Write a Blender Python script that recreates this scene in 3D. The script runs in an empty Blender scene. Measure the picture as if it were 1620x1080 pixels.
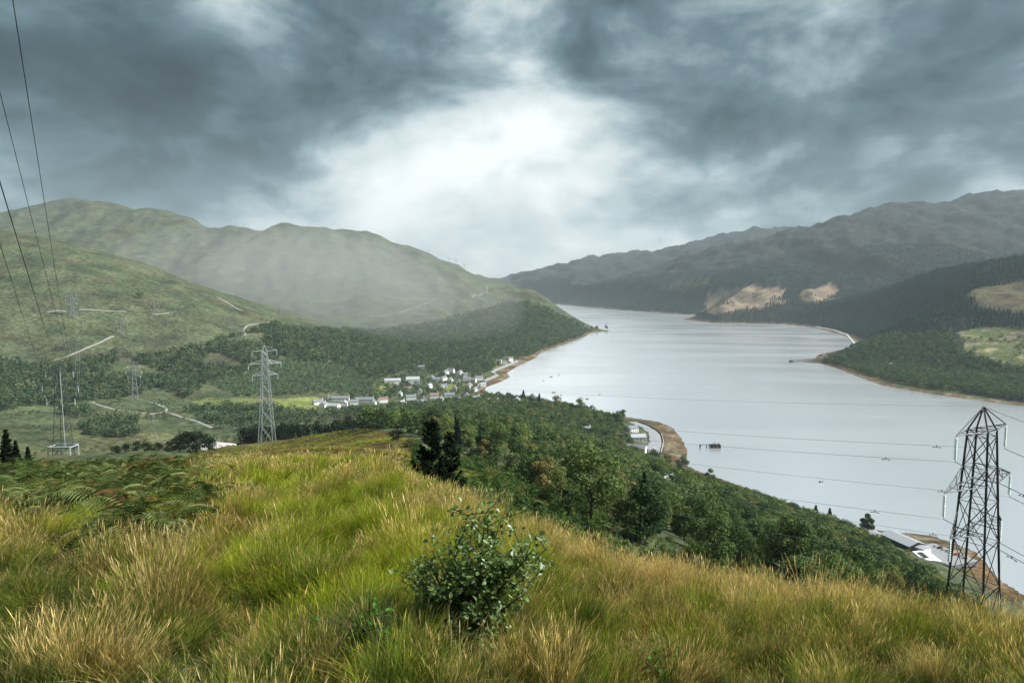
import bpy, math, random
import numpy as np
from mathutils import Vector, Matrix
rnd = random.Random(7)
rng = np.random.default_rng(11)
scn = bpy.context.scene
COL = scn.collection
F_PX, CX, CY, EYE, PITCH = 1150.0, 810.0, 540.0, 200.0, math.atan(100/1150.0)
# ------------------------------------------------------------------ camera
cam_d = bpy.data.cameras.new('camera'); cam = bpy.data.objects.new('camera', cam_d); COL.objects.link(cam)
cam.location = (0, 0, EYE); cam.rotation_euler = (math.pi/2-PITCH, 0, 0)
cam_d.sensor_width = 36; cam_d.lens = F_PX/1620*36; cam_d.clip_start = 0.1; cam_d.clip_end = 60000
scn.camera = cam
# ------------------------------------------------------------------ light, sky, exposure
SUN_EL, SUN_AZ = math.radians(42), math.radians(90)      # sun through thin cloud, off to the right
sd = Vector((math.sin(SUN_AZ)*math.cos(SUN_EL), math.cos(SUN_AZ)*math.cos(SUN_EL), math.sin(SUN_EL)))
sl = bpy.data.lights.new('sun', 'SUN'); sl.energy = 4.2; sl.angle = math.radians(4); sl.color = (1, .982, .95)
so = bpy.data.objects.new('sun', sl); COL.objects.link(so); so.rotation_euler = (-sd).to_track_quat('-Z', 'Y').to_euler()
so.location = (0, 0, 3000)
scn.view_settings.view_transform = 'Standard'; scn.view_settings.look = 'None'
scn.view_settings.exposure = 0.95; scn.view_settings.gamma = 1
scn.cycles.use_denoising = True
scn.cycles.max_bounces = 6; scn.cycles.diffuse_bounces = 2; scn.cycles.glossy_bounces = 2
scn.cycles.transmission_bounces = 2; scn.cycles.transparent_max_bounces = 4; scn.cycles.volume_bounces = 0
scn.cycles.caustics_reflective = False; scn.cycles.caustics_refractive = False

def pdir(px, py):
    u, v = (px-CX)/F_PX, (CY-py)/F_PX
    c, s = math.cos(PITCH), math.sin(PITCH)
    return np.array([u, c+s*v, -s+c*v])

class NT:
    """small helper to write node trees"""
    def __init__(s, tree): s.t = tree; s.n = tree.nodes; s.l = tree.links
    def new(s, typ, **kw):
        nd = s.n.new(typ)
        for k, v in kw.items(): setattr(nd, k, v)
        return nd
    def put(s, sock, v):
        if isinstance(v, bpy.types.NodeSocket): s.l.new(v, sock)
        elif v is not None: sock.default_value = v
    def m(s, op, a, b=None, c=None, clamp=False):
        nd = s.new('ShaderNodeMath', operation=op); nd.use_clamp = clamp
        for i, v in enumerate((a, b, c)): s.put(nd.inputs[i], v)
        return nd.outputs[0]
    def vm(s, op, a, b=None):
        nd = s.new('ShaderNodeVectorMath', operation=op)
        s.put(nd.inputs[0], a); s.put(nd.inputs[1], b)
        return nd.outputs['Value'] if op in ('DOT_PRODUCT', 'LENGTH') else nd.outputs[0]
    def noise(s, vec, scale, detail=4, rough=.55, dist=0.0):
        nd = s.new('ShaderNodeTexNoise'); s.put(nd.inputs['Vector'], vec)
        for k, v in (('Scale', scale), ('Detail', detail), ('Roughness', rough), ('Distortion', dist)): nd.inputs[k].default_value = v
        return nd.outputs[0]
    def ramp(s, fac, stops, interp='LINEAR'):
        nd = s.new('ShaderNodeValToRGB'); nd.color_ramp.interpolation = interp; s.put(nd.inputs[0], fac)
        e = nd.color_ramp.elements
        while len(e) < len(stops): e.new(.5)
        for el, (p, c) in zip(e, stops): el.position = p; el.color = tuple(c)+(1,)*(4-len(c))
        return nd.outputs[0]
    def mix(s, fac, a, b, blend='MIX'):
        nd = s.new('ShaderNodeMix', data_type='RGBA', blend_type=blend)
        s.put(nd.inputs[0], fac); s.put(nd.inputs[6], a); s.put(nd.inputs[7], b)
        return nd.outputs[2]

world = bpy.data.worlds.new('World'); scn.world = world; world.use_nodes = True
def build_world():
    w = NT(world.node_tree); w.n.clear()
    d = w.vm('NORMALIZE', w.new('ShaderNodeTexCoord').outputs['Generated'])
    sep = w.new('ShaderNodeSeparateXYZ'); w.put(sep.inputs[0], d)
    mp = w.new('ShaderNodeMapping'); w.put(mp.inputs[0], d); mp.inputs['Rotation'].default_value = (0, math.radians(-14), 0); mp.inputs['Scale'].default_value = (1, 1, 1.75)
    p = mp.outputs[0]
    big = w.noise(w.vm('ADD', p, (3.1, 1.7, .4)), 2.6, 3, .5, .25)
    fine = w.noise(w.vm('ADD', p, (8.3, 5.2, 2)), 5.5, 12, .56, .35)
    bil = w.m('ABSOLUTE', w.m('SUBTRACT', w.noise(w.vm('ADD', p, (1.3, 4.4, 7)), 4.0, 8, .55, .2), .5))      # billowed cloud edges
    B = w.m('ADD', .455, w.m('MULTIPLY', w.m('SUBTRACT', big, .5), .8))
    B = w.m('ADD', B, w.m('MULTIPLY', w.m('SUBTRACT', fine, .5), 1.2))
    B = w.m('SUBTRACT', B, w.m('MULTIPLY', w.m('SUBTRACT', .10, bil), 1.0))
    # bright and dark banks of cloud: (pixel, weight, half-width in degrees)
    for px, py, wt, deg in ((760, 230, .20, 10), (860, 120, .14, 6), (840, 10, .14, 5), (600, 290, .14, 8), (400, 330, .12, 8), (370, 10, .16, 3), (900, 410, .30, 8), (1090, 385, .26, 5), (1250, 372, .12, 5), (700, 390, .12, 9),
                            (150, 90, -.12, 9), (330, 150, -.14, 6), (450, 90, -.22, 7), (600, 80, -.18, 5), (690, 50, -.12, 3), (900, 90, -.10, 2.5), (940, 40, -.12, 4), (1180, 200, -.10, 5), (1480, 220, -.12, 15), (1330, 280, -.14, 5), (80, 250, -.06, 7),
                            (850, 350, -.16, 1.6), (910, 347, -.18, 1.8), (970, 343, -.18, 1.8), (1030, 338, -.16, 2), (1090, 330, -.14, 2), (1590, 292, .16, 3.5)):
        v = pdir(px, py); v = v/np.linalg.norm(v)
        dt = w.vm('DOT_PRODUCT', d, tuple(v))
        g = w.m('EXPONENT', w.m('MULTIPLY', w.m('SUBTRACT', dt, 1.0), 1/(1-math.cos(math.radians(deg)))))
        B = w.m('ADD', B, w.m('MULTIPLY', g, wt))
    colr = w.ramp(B, [(0, (.006, .018, .024)), (.20, (.022, .05, .062)), (.40, (.078, .13, .15)), (.56, (.205, .275, .30)), (.73, (.43, .49, .50)), (1, (.66, .69, .69))])
    sky = w.new('ShaderNodeTexSky', sky_type='NISHITA'); sky.sun_disc = False
    sky.sun_elevation = SUN_EL; sky.sun_rotation = SUN_AZ
    bg1 = w.new('ShaderNodeBackground'); w.put(bg1.inputs[0], sky.outputs[0]); bg1.inputs[1].default_value = 0.05
    low = w.mix(w.m('MULTIPLY_ADD', sep.outputs[2], 18, .9, clamp=True), (.03, .035, .03, 1), colr)   # below the horizon: dark land
    bg2 = w.new('ShaderNodeBackground'); w.put(bg2.inputs[0], low); bg2.inputs[1].default_value = 0.86
    cov = w.new('ShaderNodeMixShader'); cov.inputs[0].default_value = .96       # the cloud deck covers nearly all of the blue
    w.l.new(bg1.outputs[0], cov.inputs[1]); w.l.new(bg2.outputs[0], cov.inputs[2])
    w.l.new(cov.outputs[0], w.new('ShaderNodeOutputWorld').inputs[0])
build_world()

# ------------------------------------------------------------------ numpy noise
PERM = rng.permutation(256); PERM = np.concatenate([PERM, PERM, PERM]); GR = rng.uniform(-1, 1, (256, 2)); GR /= np.linalg.norm(GR, axis=1)[:, None]
def pnoise(x, y):
    xi = np.floor(x).astype(np.int64); yi = np.floor(y).astype(np.int64); xf = x-xi; yf = y-yi; xi &= 255; yi &= 255
    u = xf*xf*xf*(xf*(xf*6-15)+10); v = yf*yf*yf*(yf*(yf*6-15)+10)
    def g(ix, iy, fx, fy):
        gr = GR[PERM[PERM[ix & 255]+(iy & 255)]]; return gr[..., 0]*fx+gr[..., 1]*fy
    a = g(xi, yi, xf, yf); b = g(xi+1, yi, xf-1, yf); c = g(xi, yi+1, xf, yf-1); e = g(xi+1, yi+1, xf-1, yf-1)
    return (a+(b-a)*u)*(1-v)+(c+(e-c)*u)*v
def fbm(x, y, wl, oct=4, gain=.5):
    s = 0; a = 1.0
    for i in range(oct):
        s = s+a*pnoise(x/wl+i*17.3, y/wl-i*9.1); wl /= 2.03; a *= gain
    return s
def sstep(a, b, x):
    t = np.clip((x-a)/(b-a), 0, 1); return t*t*(3-2*t)

# ------------------------------------------------------------------ pixel <-> place
def at_depth(px, py, D):
    d = pdir(px, py); s = D/d[1]; return (d[0]*s, D, EYE+d[2]*s)
def at_z(px, py, z):
    d = pdir(px, py); s = (z-EYE)/d[2]; return (d[0]*s, d[1]*s, z)
def project(x, y, z):
    c, s = math.cos(PITCH), math.sin(PITCH); zz = z-EYE
    dep = np.maximum(c*y-s*zz, 1e-3); up = s*y+c*zz
    return CX+F_PX*x/dep, CY-F_PX*up/dep
def inpoly(px, py, poly):
    ins = np.zeros(np.shape(px), bool); n = len(poly)
    for i in range(n):
        (x1, y1), (x2, y2) = poly[i], poly[(i+1) % n]
        if y1 == y2: continue
        c = ((y1 > py) != (y2 > py)) & (px < (x2-x1)*(py-y1)/(y2-y1)+x1); ins ^= c
    return ins

# ------------------------------------------------------------------ the loch: shore line
SHORE = [(2600, 1080), (1900, 1040), (1640, 955), (1580, 918), (1540, 872), (1475, 848), (1380, 838), (1290, 812), (1190, 775), (1105, 746), (1082, 735), (1086, 715), (1078, 695),
         (1062, 676), (1040, 667), (1000, 661), (930, 650), (860, 638), (800, 629), (765, 622), (768, 612), (790, 604), (806, 596), (800, 590), (820, 578), (846, 566), (856, 556),
         (890, 545), (925, 532), (934, 526), (965, 523.5), (940, 519), (915, 512), (890, 500), (868, 488), (820, 480), (780, 476), (800, 474), (850, 477), (878, 481), (920, 485),
         (985, 491), (1060, 496), (1110, 499), (1080, 505), (1130, 511), (1180, 511), (1240, 513), (1290, 518), (1330, 529), (1362, 541), (1352, 549), (1318, 556), (1296, 561), (1290, 568),
         (1265, 572), (1300, 575), (1330, 584), (1362, 597), (1400, 610), (1470, 622), (1540, 632), (1620, 642), (1760, 656), (2000, 676), (2600, 710)]
WP = np.array([at_z(px, py, 0)[:2] for px, py in SHORE])
def wdist(x, y):
    """signed distance to the shore, + on land"""
    best = np.full(x.shape, 1e12)
    n = len(WP)
    for i in range(n):
        a, b = WP[i], WP[(i+1) % n]; ab = b-a
        t = np.clip(((x-a[0])*ab[0]+(y-a[1])*ab[1])/(ab@ab), 0, 1)
        best = np.minimum(best, (x-a[0]-t*ab[0])**2+(y-a[1]-t*ab[1])**2)
    d = np.sqrt(best)
    return np.where(inpoly(x, y, [tuple(p) for p in WP]), -d, d)

# ------------------------------------------------------------------ heights
def ridge(pts, s, r=60): return (np.array([at_depth(*p) for p in pts]), s, r)
RIDGES = [
 ridge([(-500, 300, 4600), (-150, 360, 4300), (0, 343, 4200), (60, 326, 4100), (110, 314, 4000), (180, 322, 3950), (232, 326, 3900), (282, 345, 3800), (340, 349, 3700), (400, 356, 3600), (450, 350, 3500), (490, 345, 3400),
        (530, 352, 3350), (560, 363, 3300), (640, 388, 3150), (700, 411, 3050), (770, 438, 2950), (810, 455, 2880), (850, 479, 2820), (890, 505, 2780)], .36, 50),
 ridge([(-600, 250, 1500), (-250, 310, 1500), (0, 362, 1550), (60, 385, 1650), (150, 414, 1800), (250, 440, 1950), (330, 464, 2100), (400, 490, 2250), (440, 512, 2350)], .40, 110),
 ridge([(2300, 300, 1900), (1850, 370, 2050), (1700, 390, 2150), (1620, 405, 2250), (1560, 416, 2400), (1500, 428, 2600), (1400, 458, 2900), (1320, 486, 3250), (1250, 507, 3600)], .34, 60),
 ridge([(2300, 260, 6200), (1800, 320, 6000), (1680, 312, 5900), (1620, 300, 5800), (1575, 296, 5700), (1545, 303, 5600), (1520, 315, 5500), (1475, 317, 5400), (1450, 315, 5300), (1425, 322, 5250), (1400, 320, 5200), (1370, 327, 5150), (1350, 336, 5100), (1300, 356, 5000),
        (1270, 368, 4950), (1200, 400, 4900), (1100, 442, 4850), (1010, 482, 4800)], .30, 35),
 ridge([(1600, 300, 8200), (1400, 335, 7900), (1265, 358, 7600), (1235, 354, 7500), (1210, 357, 7500), (1150, 376, 7600), (1080, 396, 7800), (1045, 401, 7900), (1010, 391, 8000), (985, 394, 8100), (930, 415, 8500), (870, 433, 8900), (800, 446, 9500), (760, 452, 9900)], .24, 80),
 ridge([(1235, 362, 7300), (1150, 405, 6700), (1060, 430, 6400), (980, 452, 6100), (900, 478, 5700)], .26, 60),
]
CTRL = np.array(
 [at_depth(*p) for p in ((340, 709, 380), (420, 707, 400), (290, 716, 370), (95, 724, 345), (200, 720, 355), (0, 716, 320), (500, 706, 300), (560, 684, 310), (620, 700, 230), (600, 714, 160), (650, 740, 120),
   (760, 778, 120), (800, 772, 170), (900, 775, 240), (1000, 838, 125), (1100, 890, 118), (1300, 915, 180), (900, 716, 400), (1000, 776, 320), (1100, 822, 280), (1200, 855, 300), (1300, 872, 360),
   (1100, 945, 42), (1300, 975, 48), (1500, 1005, 48), (1620, 1025, 48), (980, 890, 42), (860, 845, 45),
   (800, 696, 500), (700, 684, 540), (560, 700, 430), (480, 706, 430))]
 +[at_z(*p) for p in ((650, 655, 42), (650, 612, 8), (540, 637, 20), (600, 622, 12), (700, 602, 6), (450, 642, 34), (300, 692, 48), (200, 652, 48), (100, 652, 54), (50, 690, 60), (0, 650, 64), (-200, 660, 75),
   (100, 602, 52), (0, 598, 62), (250, 590, 48), (400, 582, 42), (500, 562, 36), (600, 545, 30), (700, 550, 18), (780, 660, 45), (850, 660, 22), (950, 668, 12), (1000, 690, 7), (1040, 745, 8), (1380, 855, 5), (1470, 885, 4), (1200, 800, 18))]
 +[(-140, 500, 68), (-260, 470, 66), (-60, 540, 74), (62, 95, 143), (45, 100, 149), (85, 90, 138), (30, 110, 151), (110, 180, 112), (200, 70, 108), (320, 120, 55), (-300, 120, 176), (-430, 320, 128), (-640, 620, 88),
   (-200, -60, 222), (0, -80, 222), (150, -60, 200), (-90, 60, 178), (-130, 130, 158), (0, 70, 175), (-60, 200, 143), (300, -80, 190)], float)
def tps_fit(P):
    xy, z = P[:, :2]/500, P[:, 2]; n = len(P)
    d2 = ((xy[:, None]-xy[None])**2).sum(-1); K = .5*d2*np.log(d2+1e-9)+np.eye(n)*2e-4
    A = np.zeros((n+3, n+3)); Q = np.c_[np.ones(n), xy]; A[:n, :n] = K; A[:n, n:] = Q; A[n:, :n] = Q.T
    return np.linalg.solve(A, np.r_[z, 0, 0, 0]), xy
TPSW, TPSXY = tps_fit(CTRL)
def tps(x, y):
    x, y = x/500, y/500; n = len(TPSXY); r = TPSW[n]+TPSW[n+1]*x+TPSW[n+2]*y
    for (cx, cy), wt in zip(TPSXY, TPSW[:n]):
        d2 = (x-cx)**2+(y-cy)**2; r = r+wt*.5*d2*np.log(d2+1e-9)
    return r
def ridge_h(x, y, R):
    pts, s, r = R; best = np.full(x.shape, -1e9)
    for a, b in zip(pts[:-1], pts[1:]):
        ab = b[:2]-a[:2]; t = np.clip(((x-a[0])*ab[0]+(y-a[1])*ab[1])/(ab@ab), 0, 1)
        dd = np.sqrt((x-a[0]-t*ab[0])**2+(y-a[1]-t*ab[1])**2)
        zz = a[2]+t*(b[2]-a[2]); h = zz-s*(np.sqrt(dd*dd+r*r)-r)*(1-.06*np.clip(dd/1500, 0, 1))
        best = np.maximum(best, h)
    return best
CR_PX = np.array([-900, -200, 0, 150, 300, 500, 590, 640, 700, 760, 860, 1000, 1150, 1300, 1450, 1620, 1900, 2600])
CR_PY = np.array([768, 760, 754, 748, 742, 735, 742, 768, 794, 824, 866, 926, 956, 980, 1004, 1030, 1055, 1060])
CR_D = np.array([50, 48, 46, 44, 40, 34, 28, 24, 22, 20, 19, 17, 16, 15, 14.5, 14, 13, 13.])
def fore(x, y):
    r = np.hypot(x, y)+1e-6; phi = np.arctan2(x, y)
    pxs = CX+F_PX*np.tan(np.clip(phi, -1.0, 1.0))
    t = (np.interp(pxs, CR_PX, CR_PY)-440)/F_PX*np.cos(np.clip(phi, -1, 1)); dc = np.interp(pxs, CR_PX, CR_D)
    b = 1.7/dc**2; a = t-2*1.7/dc
    k = sstep(.9, 2.3, np.abs(phi)); a = a*(1-k)-.14*k; b = b*(1-k)
    z = EYE-1.7-a*r-b*r*r
    z = z+.11*fbm(x, y, 2.2, 3)*sstep(1.5, 5, r)
    return z, r, dc
def height(x, y):
    x = np.asarray(x, float); y = np.asarray(y, float)
    sh = x.shape; x = x.ravel(); y = y.ravel()
    wd = wdist(x, y); R = np.hypot(x, y)
    base = tps(np.clip(x, -900, 900), np.clip(y, -150, 1700))
    far = 22+.0*x
    base = base+(far-base)*sstep(1300, 2000, R); base = base+fbm(x, y, 60, 4)*3.0*sstep(120, 400, R)
    which = np.zeros(x.shape, int); h = base.copy(); gul = np.abs(fbm(x+.25*y, y*.45, 420, 4))*-60+fbm(x, y, 900, 5)*26+fbm(x, y, 110, 3)*7; n90 = fbm(x, y, 90, 3)*4; n260 = fbm(x, y, 260, 4)*34; n120 = -np.abs(fbm(x+90, y, 150, 4))*34+8; g2 = -np.abs(fbm(x*.8+.3*y, y*.35, 170, 3))*22
    for i, Rg in enumerate(RIDGES):
        rh = ridge_h(x, y, Rg)
        if True:
            top = ridge_top = sstep(20, 260, np.maximum(base*0+1, (Rg[0][:, 2].max()-rh)))
            rh = rh+(gul+g2)*top*(.45 if i == 1 else .9 if i < 3 else 1.5)*sstep(0, 120, rh)+n90+((n260+n120)*sstep(150, 500, rh) if i in (3, 4) else 0)
        which = np.where(rh > h, i+1, which)
        k = 22.0; m = np.maximum(h, rh); h = m+k*np.log1p(np.exp(-np.abs(h-rh)/k))*np.where(np.abs(h-rh) < 6*k, 1, 0)*np.where(R > 250, 1, 0)
    fz, r, dc = fore(x, y)
    w = sstep(1.9, 4.2, r/dc); h = fz*(1-w)+h*w
    cap = np.where(wd < 16, 0.3+.11*wd, 2.06+(wd-16)*(.30+.0016*np.clip(wd, 0, 250)))
    cap = cap+.22*fbm(x, y, 18, 3)*sstep(2, 12, wd)
    h = np.where(wd > 0, np.maximum(np.minimum(h, cap), np.minimum(cap, .3+.07*np.minimum(wd, 60))), -.06*np.minimum(-wd, 150)+.02)
    return h.reshape(sh), which.reshape(sh), wd.reshape(sh)
def gz(x, y): return height(np.atleast_1d(x), np.atleast_1d(y))[0]
_T = np.exp(np.linspace(math.log(2.0), math.log(10500), 1000))
def hit(px, py):
    """first point of the ground seen through a pixel"""
    d = pdir(px, py); d = d/d[1]
    X, Y, Z = d[0]*_T, _T, EYE+d[2]*_T
    below = np.nonzero(np.maximum(gz(X, Y), 0) > Z)[0]
    if len(below) == 0 or below[0] == 0: return None
    i = below[0]; lo, hi = _T[i-1], _T[i]; ts = np.linspace(lo, hi, 24)
    j = np.nonzero(np.maximum(gz(d[0]*ts, ts), 0) > EYE+d[2]*ts)[0]; t = ts[j[0]] if len(j) else hi
    return np.array([d[0]*t, t, EYE+d[2]*t])

# ------------------------------------------------------------------ object helpers
def tag(o, label=None, cat=None, group=None, kind=None):
    if label: o['label'] = label
    if cat: o['category'] = cat
    if group: o['group'] = group
    if kind: o['kind'] = kind
    return o
def link(name, data, parent=None, loc=None):
    o = bpy.data.objects.new(name, data); COL.objects.link(o)
    if parent is not None: o.parent = parent
    if loc is not None: o.location = loc
    return o
def mesh(name, V, Fc, mat=None, smooth=False, cols=None):
    me = bpy.data.meshes.new(name); me.from_pydata([tuple(v) for v in V], [], [tuple(f) for f in Fc])
    for m in (mat if isinstance(mat, (list, tuple)) else [mat]):
        if m: me.materials.append(m)
    if smooth: me.polygons.foreach_set('use_smooth', [True]*len(me.polygons))
    if cols is not None:
        at = me.color_attributes.new('tone', 'FLOAT_COLOR', 'POINT'); at.data.foreach_set('color', np.asarray(cols, np.float32).ravel())
    me.update(); return me
class MB:
    """collects simple shapes into one mesh"""
    def __init__(s): s.V = []; s.F = []
    def bar(s, a, b, w, w2=None):
        a, b = Vector(a), Vector(b); d = (b-a).normalized(); u = d.orthogonal().normalized(); v = d.cross(u); w2 = w2 or w; n = len(s.V)
        for p, q in ((a, w), (b, w2)):
            for i, j in ((1, 1), (-1, 1), (-1, -1), (1, -1)): s.V.append(p+u*i*q/2+v*j*q/2)
        s.F += [(n, n+1, n+5, n+4), (n+1, n+2, n+6, n+5), (n+2, n+3, n+7, n+6), (n+3, n, n+4, n+7), (n+3, n+2, n+1, n), (n+4, n+5, n+6, n+7)]; return s
    def tube(s, pts, rad, k=6, cap=True):
        pts = [Vector(p) for p in pts]; rad = rad if isinstance(rad, (list, tuple)) else [rad]*len(pts); n0 = len(s.V)
        u = (pts[1]-pts[0]).orthogonal().normalized()
        for i, p in enumerate(pts):
            d = (pts[min(i+1, len(pts)-1)]-pts[max(i-1, 0)]).normalized(); u = (u-d*u.dot(d)).normalized(); v = d.cross(u)
            for j in range(k):
                a = 2*math.pi*j/k; s.V.append(p+(u*math.cos(a)+v*math.sin(a))*rad[i])
        for i in range(len(pts)-1):
            for j in range(k):
                a = n0+i*k+j; b = n0+i*k+(j+1) % k; s.F.append((a, b, b+k, a+k))
        if cap: s.F += [tuple(n0+j for j in reversed(range(k))), tuple(n0+(len(pts)-1)*k+j for j in range(k))]
        return s
    def box(s, c, sz, rot=0.0):
        n = len(s.V); ca, sa = math.cos(rot), math.sin(rot)
        for dz in (-.5, .5):
            for dx, dy in ((-.5, -.5), (.5, -.5), (.5, .5), (-.5, .5)):
                x, y = dx*sz[0], dy*sz[1]; s.V.append(Vector((c[0]+x*ca-y*sa, c[1]+x*sa+y*ca, c[2]+dz*sz[2])))
        s.F += [(n+3, n+2, n+1, n), (n+4, n+5, n+6, n+7)]+[(n+i, n+(i+1) % 4, n+4+(i+1) % 4, n+4+i) for i in range(4)]; return s
    def prism(s, outline, y0, y1):
        """outline in x,z swept along y"""
        n = len(s.V); k = len(outline)
        for y in (y0, y1): s.V += [Vector((x, y, z)) for x, z in outline]
        s.F += [tuple(range(n, n+k)), tuple(reversed(range(n+k, n+2*k)))]+[(n+i, n+k+i, n+k+(i+1) % k, n+(i+1) % k) for i in range(k)]; return s
    def lathe(s, prof, c=(0, 0, 0), k=10):
        n = len(s.V)
        for r, z in prof:
            for j in range(k): a = 2*math.pi*j/k; s.V.append(Vector((c[0]+r*math.cos(a), c[1]+r*math.sin(a), c[2]+z)))
        for i in range(len(prof)-1):
            for j in range(k): a = n+i*k+j; b = n+i*k+(j+1) % k; s.F.append((a, b, b+k, a+k))
        return s
    def build(s, name, mat, parent=None, loc=None, smooth=False): return link(name, mesh(name, s.V, s.F, mat, smooth), parent, loc)
    def me(s, name, mat, smooth=False): return mesh(name, s.V, s.F, mat, smooth)

# ------------------------------------------------------------------ materials
def pmat(name, col, rough=.7, metal=0.0, var=.25, scale=3.0, spec=.3, bump=0.0):
    m = bpy.data.materials.new(name); m.use_nodes = True; t = NT(m.node_tree); b = t.n['Principled BSDF']
    tc = t.new('ShaderNodeTexCoord').outputs['Object']; n = t.noise(tc, scale, 5, .6)
    t.put(b.inputs['Base Color'], t.mix(n, tuple(c*(1-var) for c in col)+(1,), tuple(min(c*(1+var), 1) for c in col)+(1,)))
    b.inputs['Roughness'].default_value = rough; b.inputs['Metallic'].default_value = metal; b.inputs['Specular IOR Level'].default_value = spec
    if bump:
        bp = t.new('ShaderNodeBump'); bp.inputs['Strength'].default_value = bump; t.put(bp.inputs['Height'], n); t.l.new(bp.outputs[0], b.inputs['Normal'])
    return m
def leafmat(name, stops, transl=.35, tone=False, gloss=0.0, rough=.5):
    """foliage: per-plant colour from Object Info random, thin-leaf translucency"""
    m = bpy.data.materials.new(name); m.use_nodes = True; t = NT(m.node_tree); t.n.clear()
    oi = t.new('ShaderNodeObjectInfo'); c = t.ramp(oi.outputs['Random'], stops)
    geo = t.new('ShaderNodeNewGeometry'); c = t.mix(1.0, c, t.ramp(geo.outputs['Random Per Island'], [(0, (.62, .62, .62)), (1, (1.3, 1.3, 1.22))]), 'MULTIPLY')
    if tone:
        at = t.new('ShaderNodeAttribute'); at.attribute_name = 'tone'; c = t.mix(1.0, c, at.outputs['Color'], 'MULTIPLY')
    d = t.new('ShaderNodeBsdfDiffuse'); t.put(d.inputs[0], c); tr = t.new('ShaderNodeBsdfTranslucent'); t.put(tr.inputs[0], t.mix(1.0, c, (1.12, 1.12, .75, 1), 'MULTIPLY'))
    mx = t.new('ShaderNodeMixShader'); mx.inputs[0].default_value = transl; t.l.new(d.outputs[0], mx.inputs[1]); t.l.new(tr.outputs[0], mx.inputs[2]); out = mx
    if gloss:
        g = t.new('ShaderNodeBsdfGlossy'); g.inputs['Roughness'].default_value = rough; g.inputs[0].default_value = (.9, .95, 1, 1)
        m2 = t.new('ShaderNodeMixShader'); m2.inputs[0].default_value = gloss; t.l.new(mx.outputs[0], m2.inputs[1]); t.l.new(g.outputs[0], m2.inputs[2]); out = m2
    t.l.new(out.outputs[0], t.new('ShaderNodeOutputMaterial').inputs[0]); return m
M = {}
M['steel_dark'] = pmat('weathered_steel', (.055, .06, .065), .55, .3, .3, 1.5)
M['steel_pale'] = pmat('galvanised_steel', (.50, .54, .56), .45, .4, .2, 1.5)
M['steel_grey'] = pmat('grey_far_steel', (.20, .22, .23), .6, .2, .2, 1.5)
M['glass'] = pmat('insulator_glass', (.58, .72, .69), .2, 0, .1, 5, .6)
M['wire_dark'] = pmat('dark_wire', (.02, .022, .025), .6, .2)
M['wire_pale'] = pmat('aluminium_wire', (.50, .52, .53), .4, .6)
M['bark'] = pmat('bark', (.07, .055, .045), .9, 0, .4, 6, .1, .4)
M['white_wall'] = pmat('white_harling', (.84, .84, .82), .85, 0, .1, .8, .2)
M['slate'] = pmat('slate_roof', (.21, .22, .24), .6, 0, .3, 1.2, .4)
M['pale_roof'] = pmat('pale_sheet_roof', (.50, .52, .54), .4, .2, .12, .4, .5)
M['red_roof'] = pmat('brown_tile_roof', (.26, .17, .14), .8, 0, .3, 1.2)
M['dark_wall'] = pmat('dark_cladding', (.03, .034, .04), .7, 0, .2, 2)
M['window'] = pmat('dark_window', (.03, .035, .045), .12, 0, .1, 2, .6)
M['track'] = pmat('stony_track', (.27, .26, .235), .95, 0, .25, .3, .1)
M['gravel'] = pmat('pale_gravel', (.50, .48, .45), .95, 0, .22, .6, .1)
M['tarmac'] = pmat('grey_tarmac', (.28, .29, .30), .9, 0, .15, .5, .2)
M['stone'] = pmat('sea_wall_stone', (.20, .19, .18), .95, 0, .4, .9, .1)
M['red'] = pmat('red_plastic', (.55, .06, .035), .5, 0, .15)
M['white'] = pmat('white_paint', (.78, .78, .77), .4, 0, .06)
M['timber'] = pmat('dark_wet_timber', (.022, .02, .018), .85, 0, .4, 2)
M['rust'] = pmat('rusty_hull', (.20, .09, .06), .8, 0, .4, 1.2)
M['leaf_wood'] = leafmat('birch_oak_leaves', [(0, (.045, .082, .036)), (.35, (.085, .135, .052)), (.7, (.13, .19, .07)), (.93, (.19, .23, .08)), (1, (.24, .21, .085))], .3)
M['leaf_bush'] = leafmat('bright_bush_leaves', [(0, (.05, .10, .03)), (.5, (.08, .14, .042)), (.85, (.11, .165, .05)), (1, (.15, .15, .055))], .35)
M['leaf_valley'] = leafmat('valley_wood_leaves', [(0, (.05, .088, .052)), (.4, (.078, .125, .068)), (.8, (.125, .175, .09)), (1, (.17, .21, .11))], .3)
M['leaf_young'] = leafmat('young_plantation_leaves', [(0, (.11, .18, .10)), (1, (.14, .21, .11))], .3)
M['needle'] = leafmat('spruce_needles', [(0, (.02, .046, .033)), (.6, (.03, .062, .042)), (1, (.042, .08, .048))], .12)
M['needle_dark'] = leafmat('dark_spruce_needles', [(0, (.012, .022, .012)), (1, (.018, .03, .015))], .1)
M['leaf_dark'] = leafmat('dark_gorse_leaves', [(0, (.014, .026, .014)), (1, (.022, .038, .016))], .15)
M['sapling'] = leafmat('grey_green_willow_leaves', [(0, (.16, .24, .07)), (1, (.16, .24, .07))], .4, False, .045, .45)
M['seedling'] = leafmat('fresh_green_leaves', [(0, (.08, .21, .04)), (1, (.08, .21, .04))], .4)
M['grass'] = leafmat('hill_grass', [(0, (.75, .72, .6)), (.5, (1, 1, 1)), (1, (1.25, 1.18, 1.0))], .34, True)
M['fern'] = leafmat('bracken_fronds', [(0, (.04, .07, .022)), (.3, (.085, .125, .04)), (.6, (.15, .20, .07)), (.78, (.22, .26, .11)), (.88, (.16, .14, .055)), (1, (.20, .11, .05))], .35)

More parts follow.
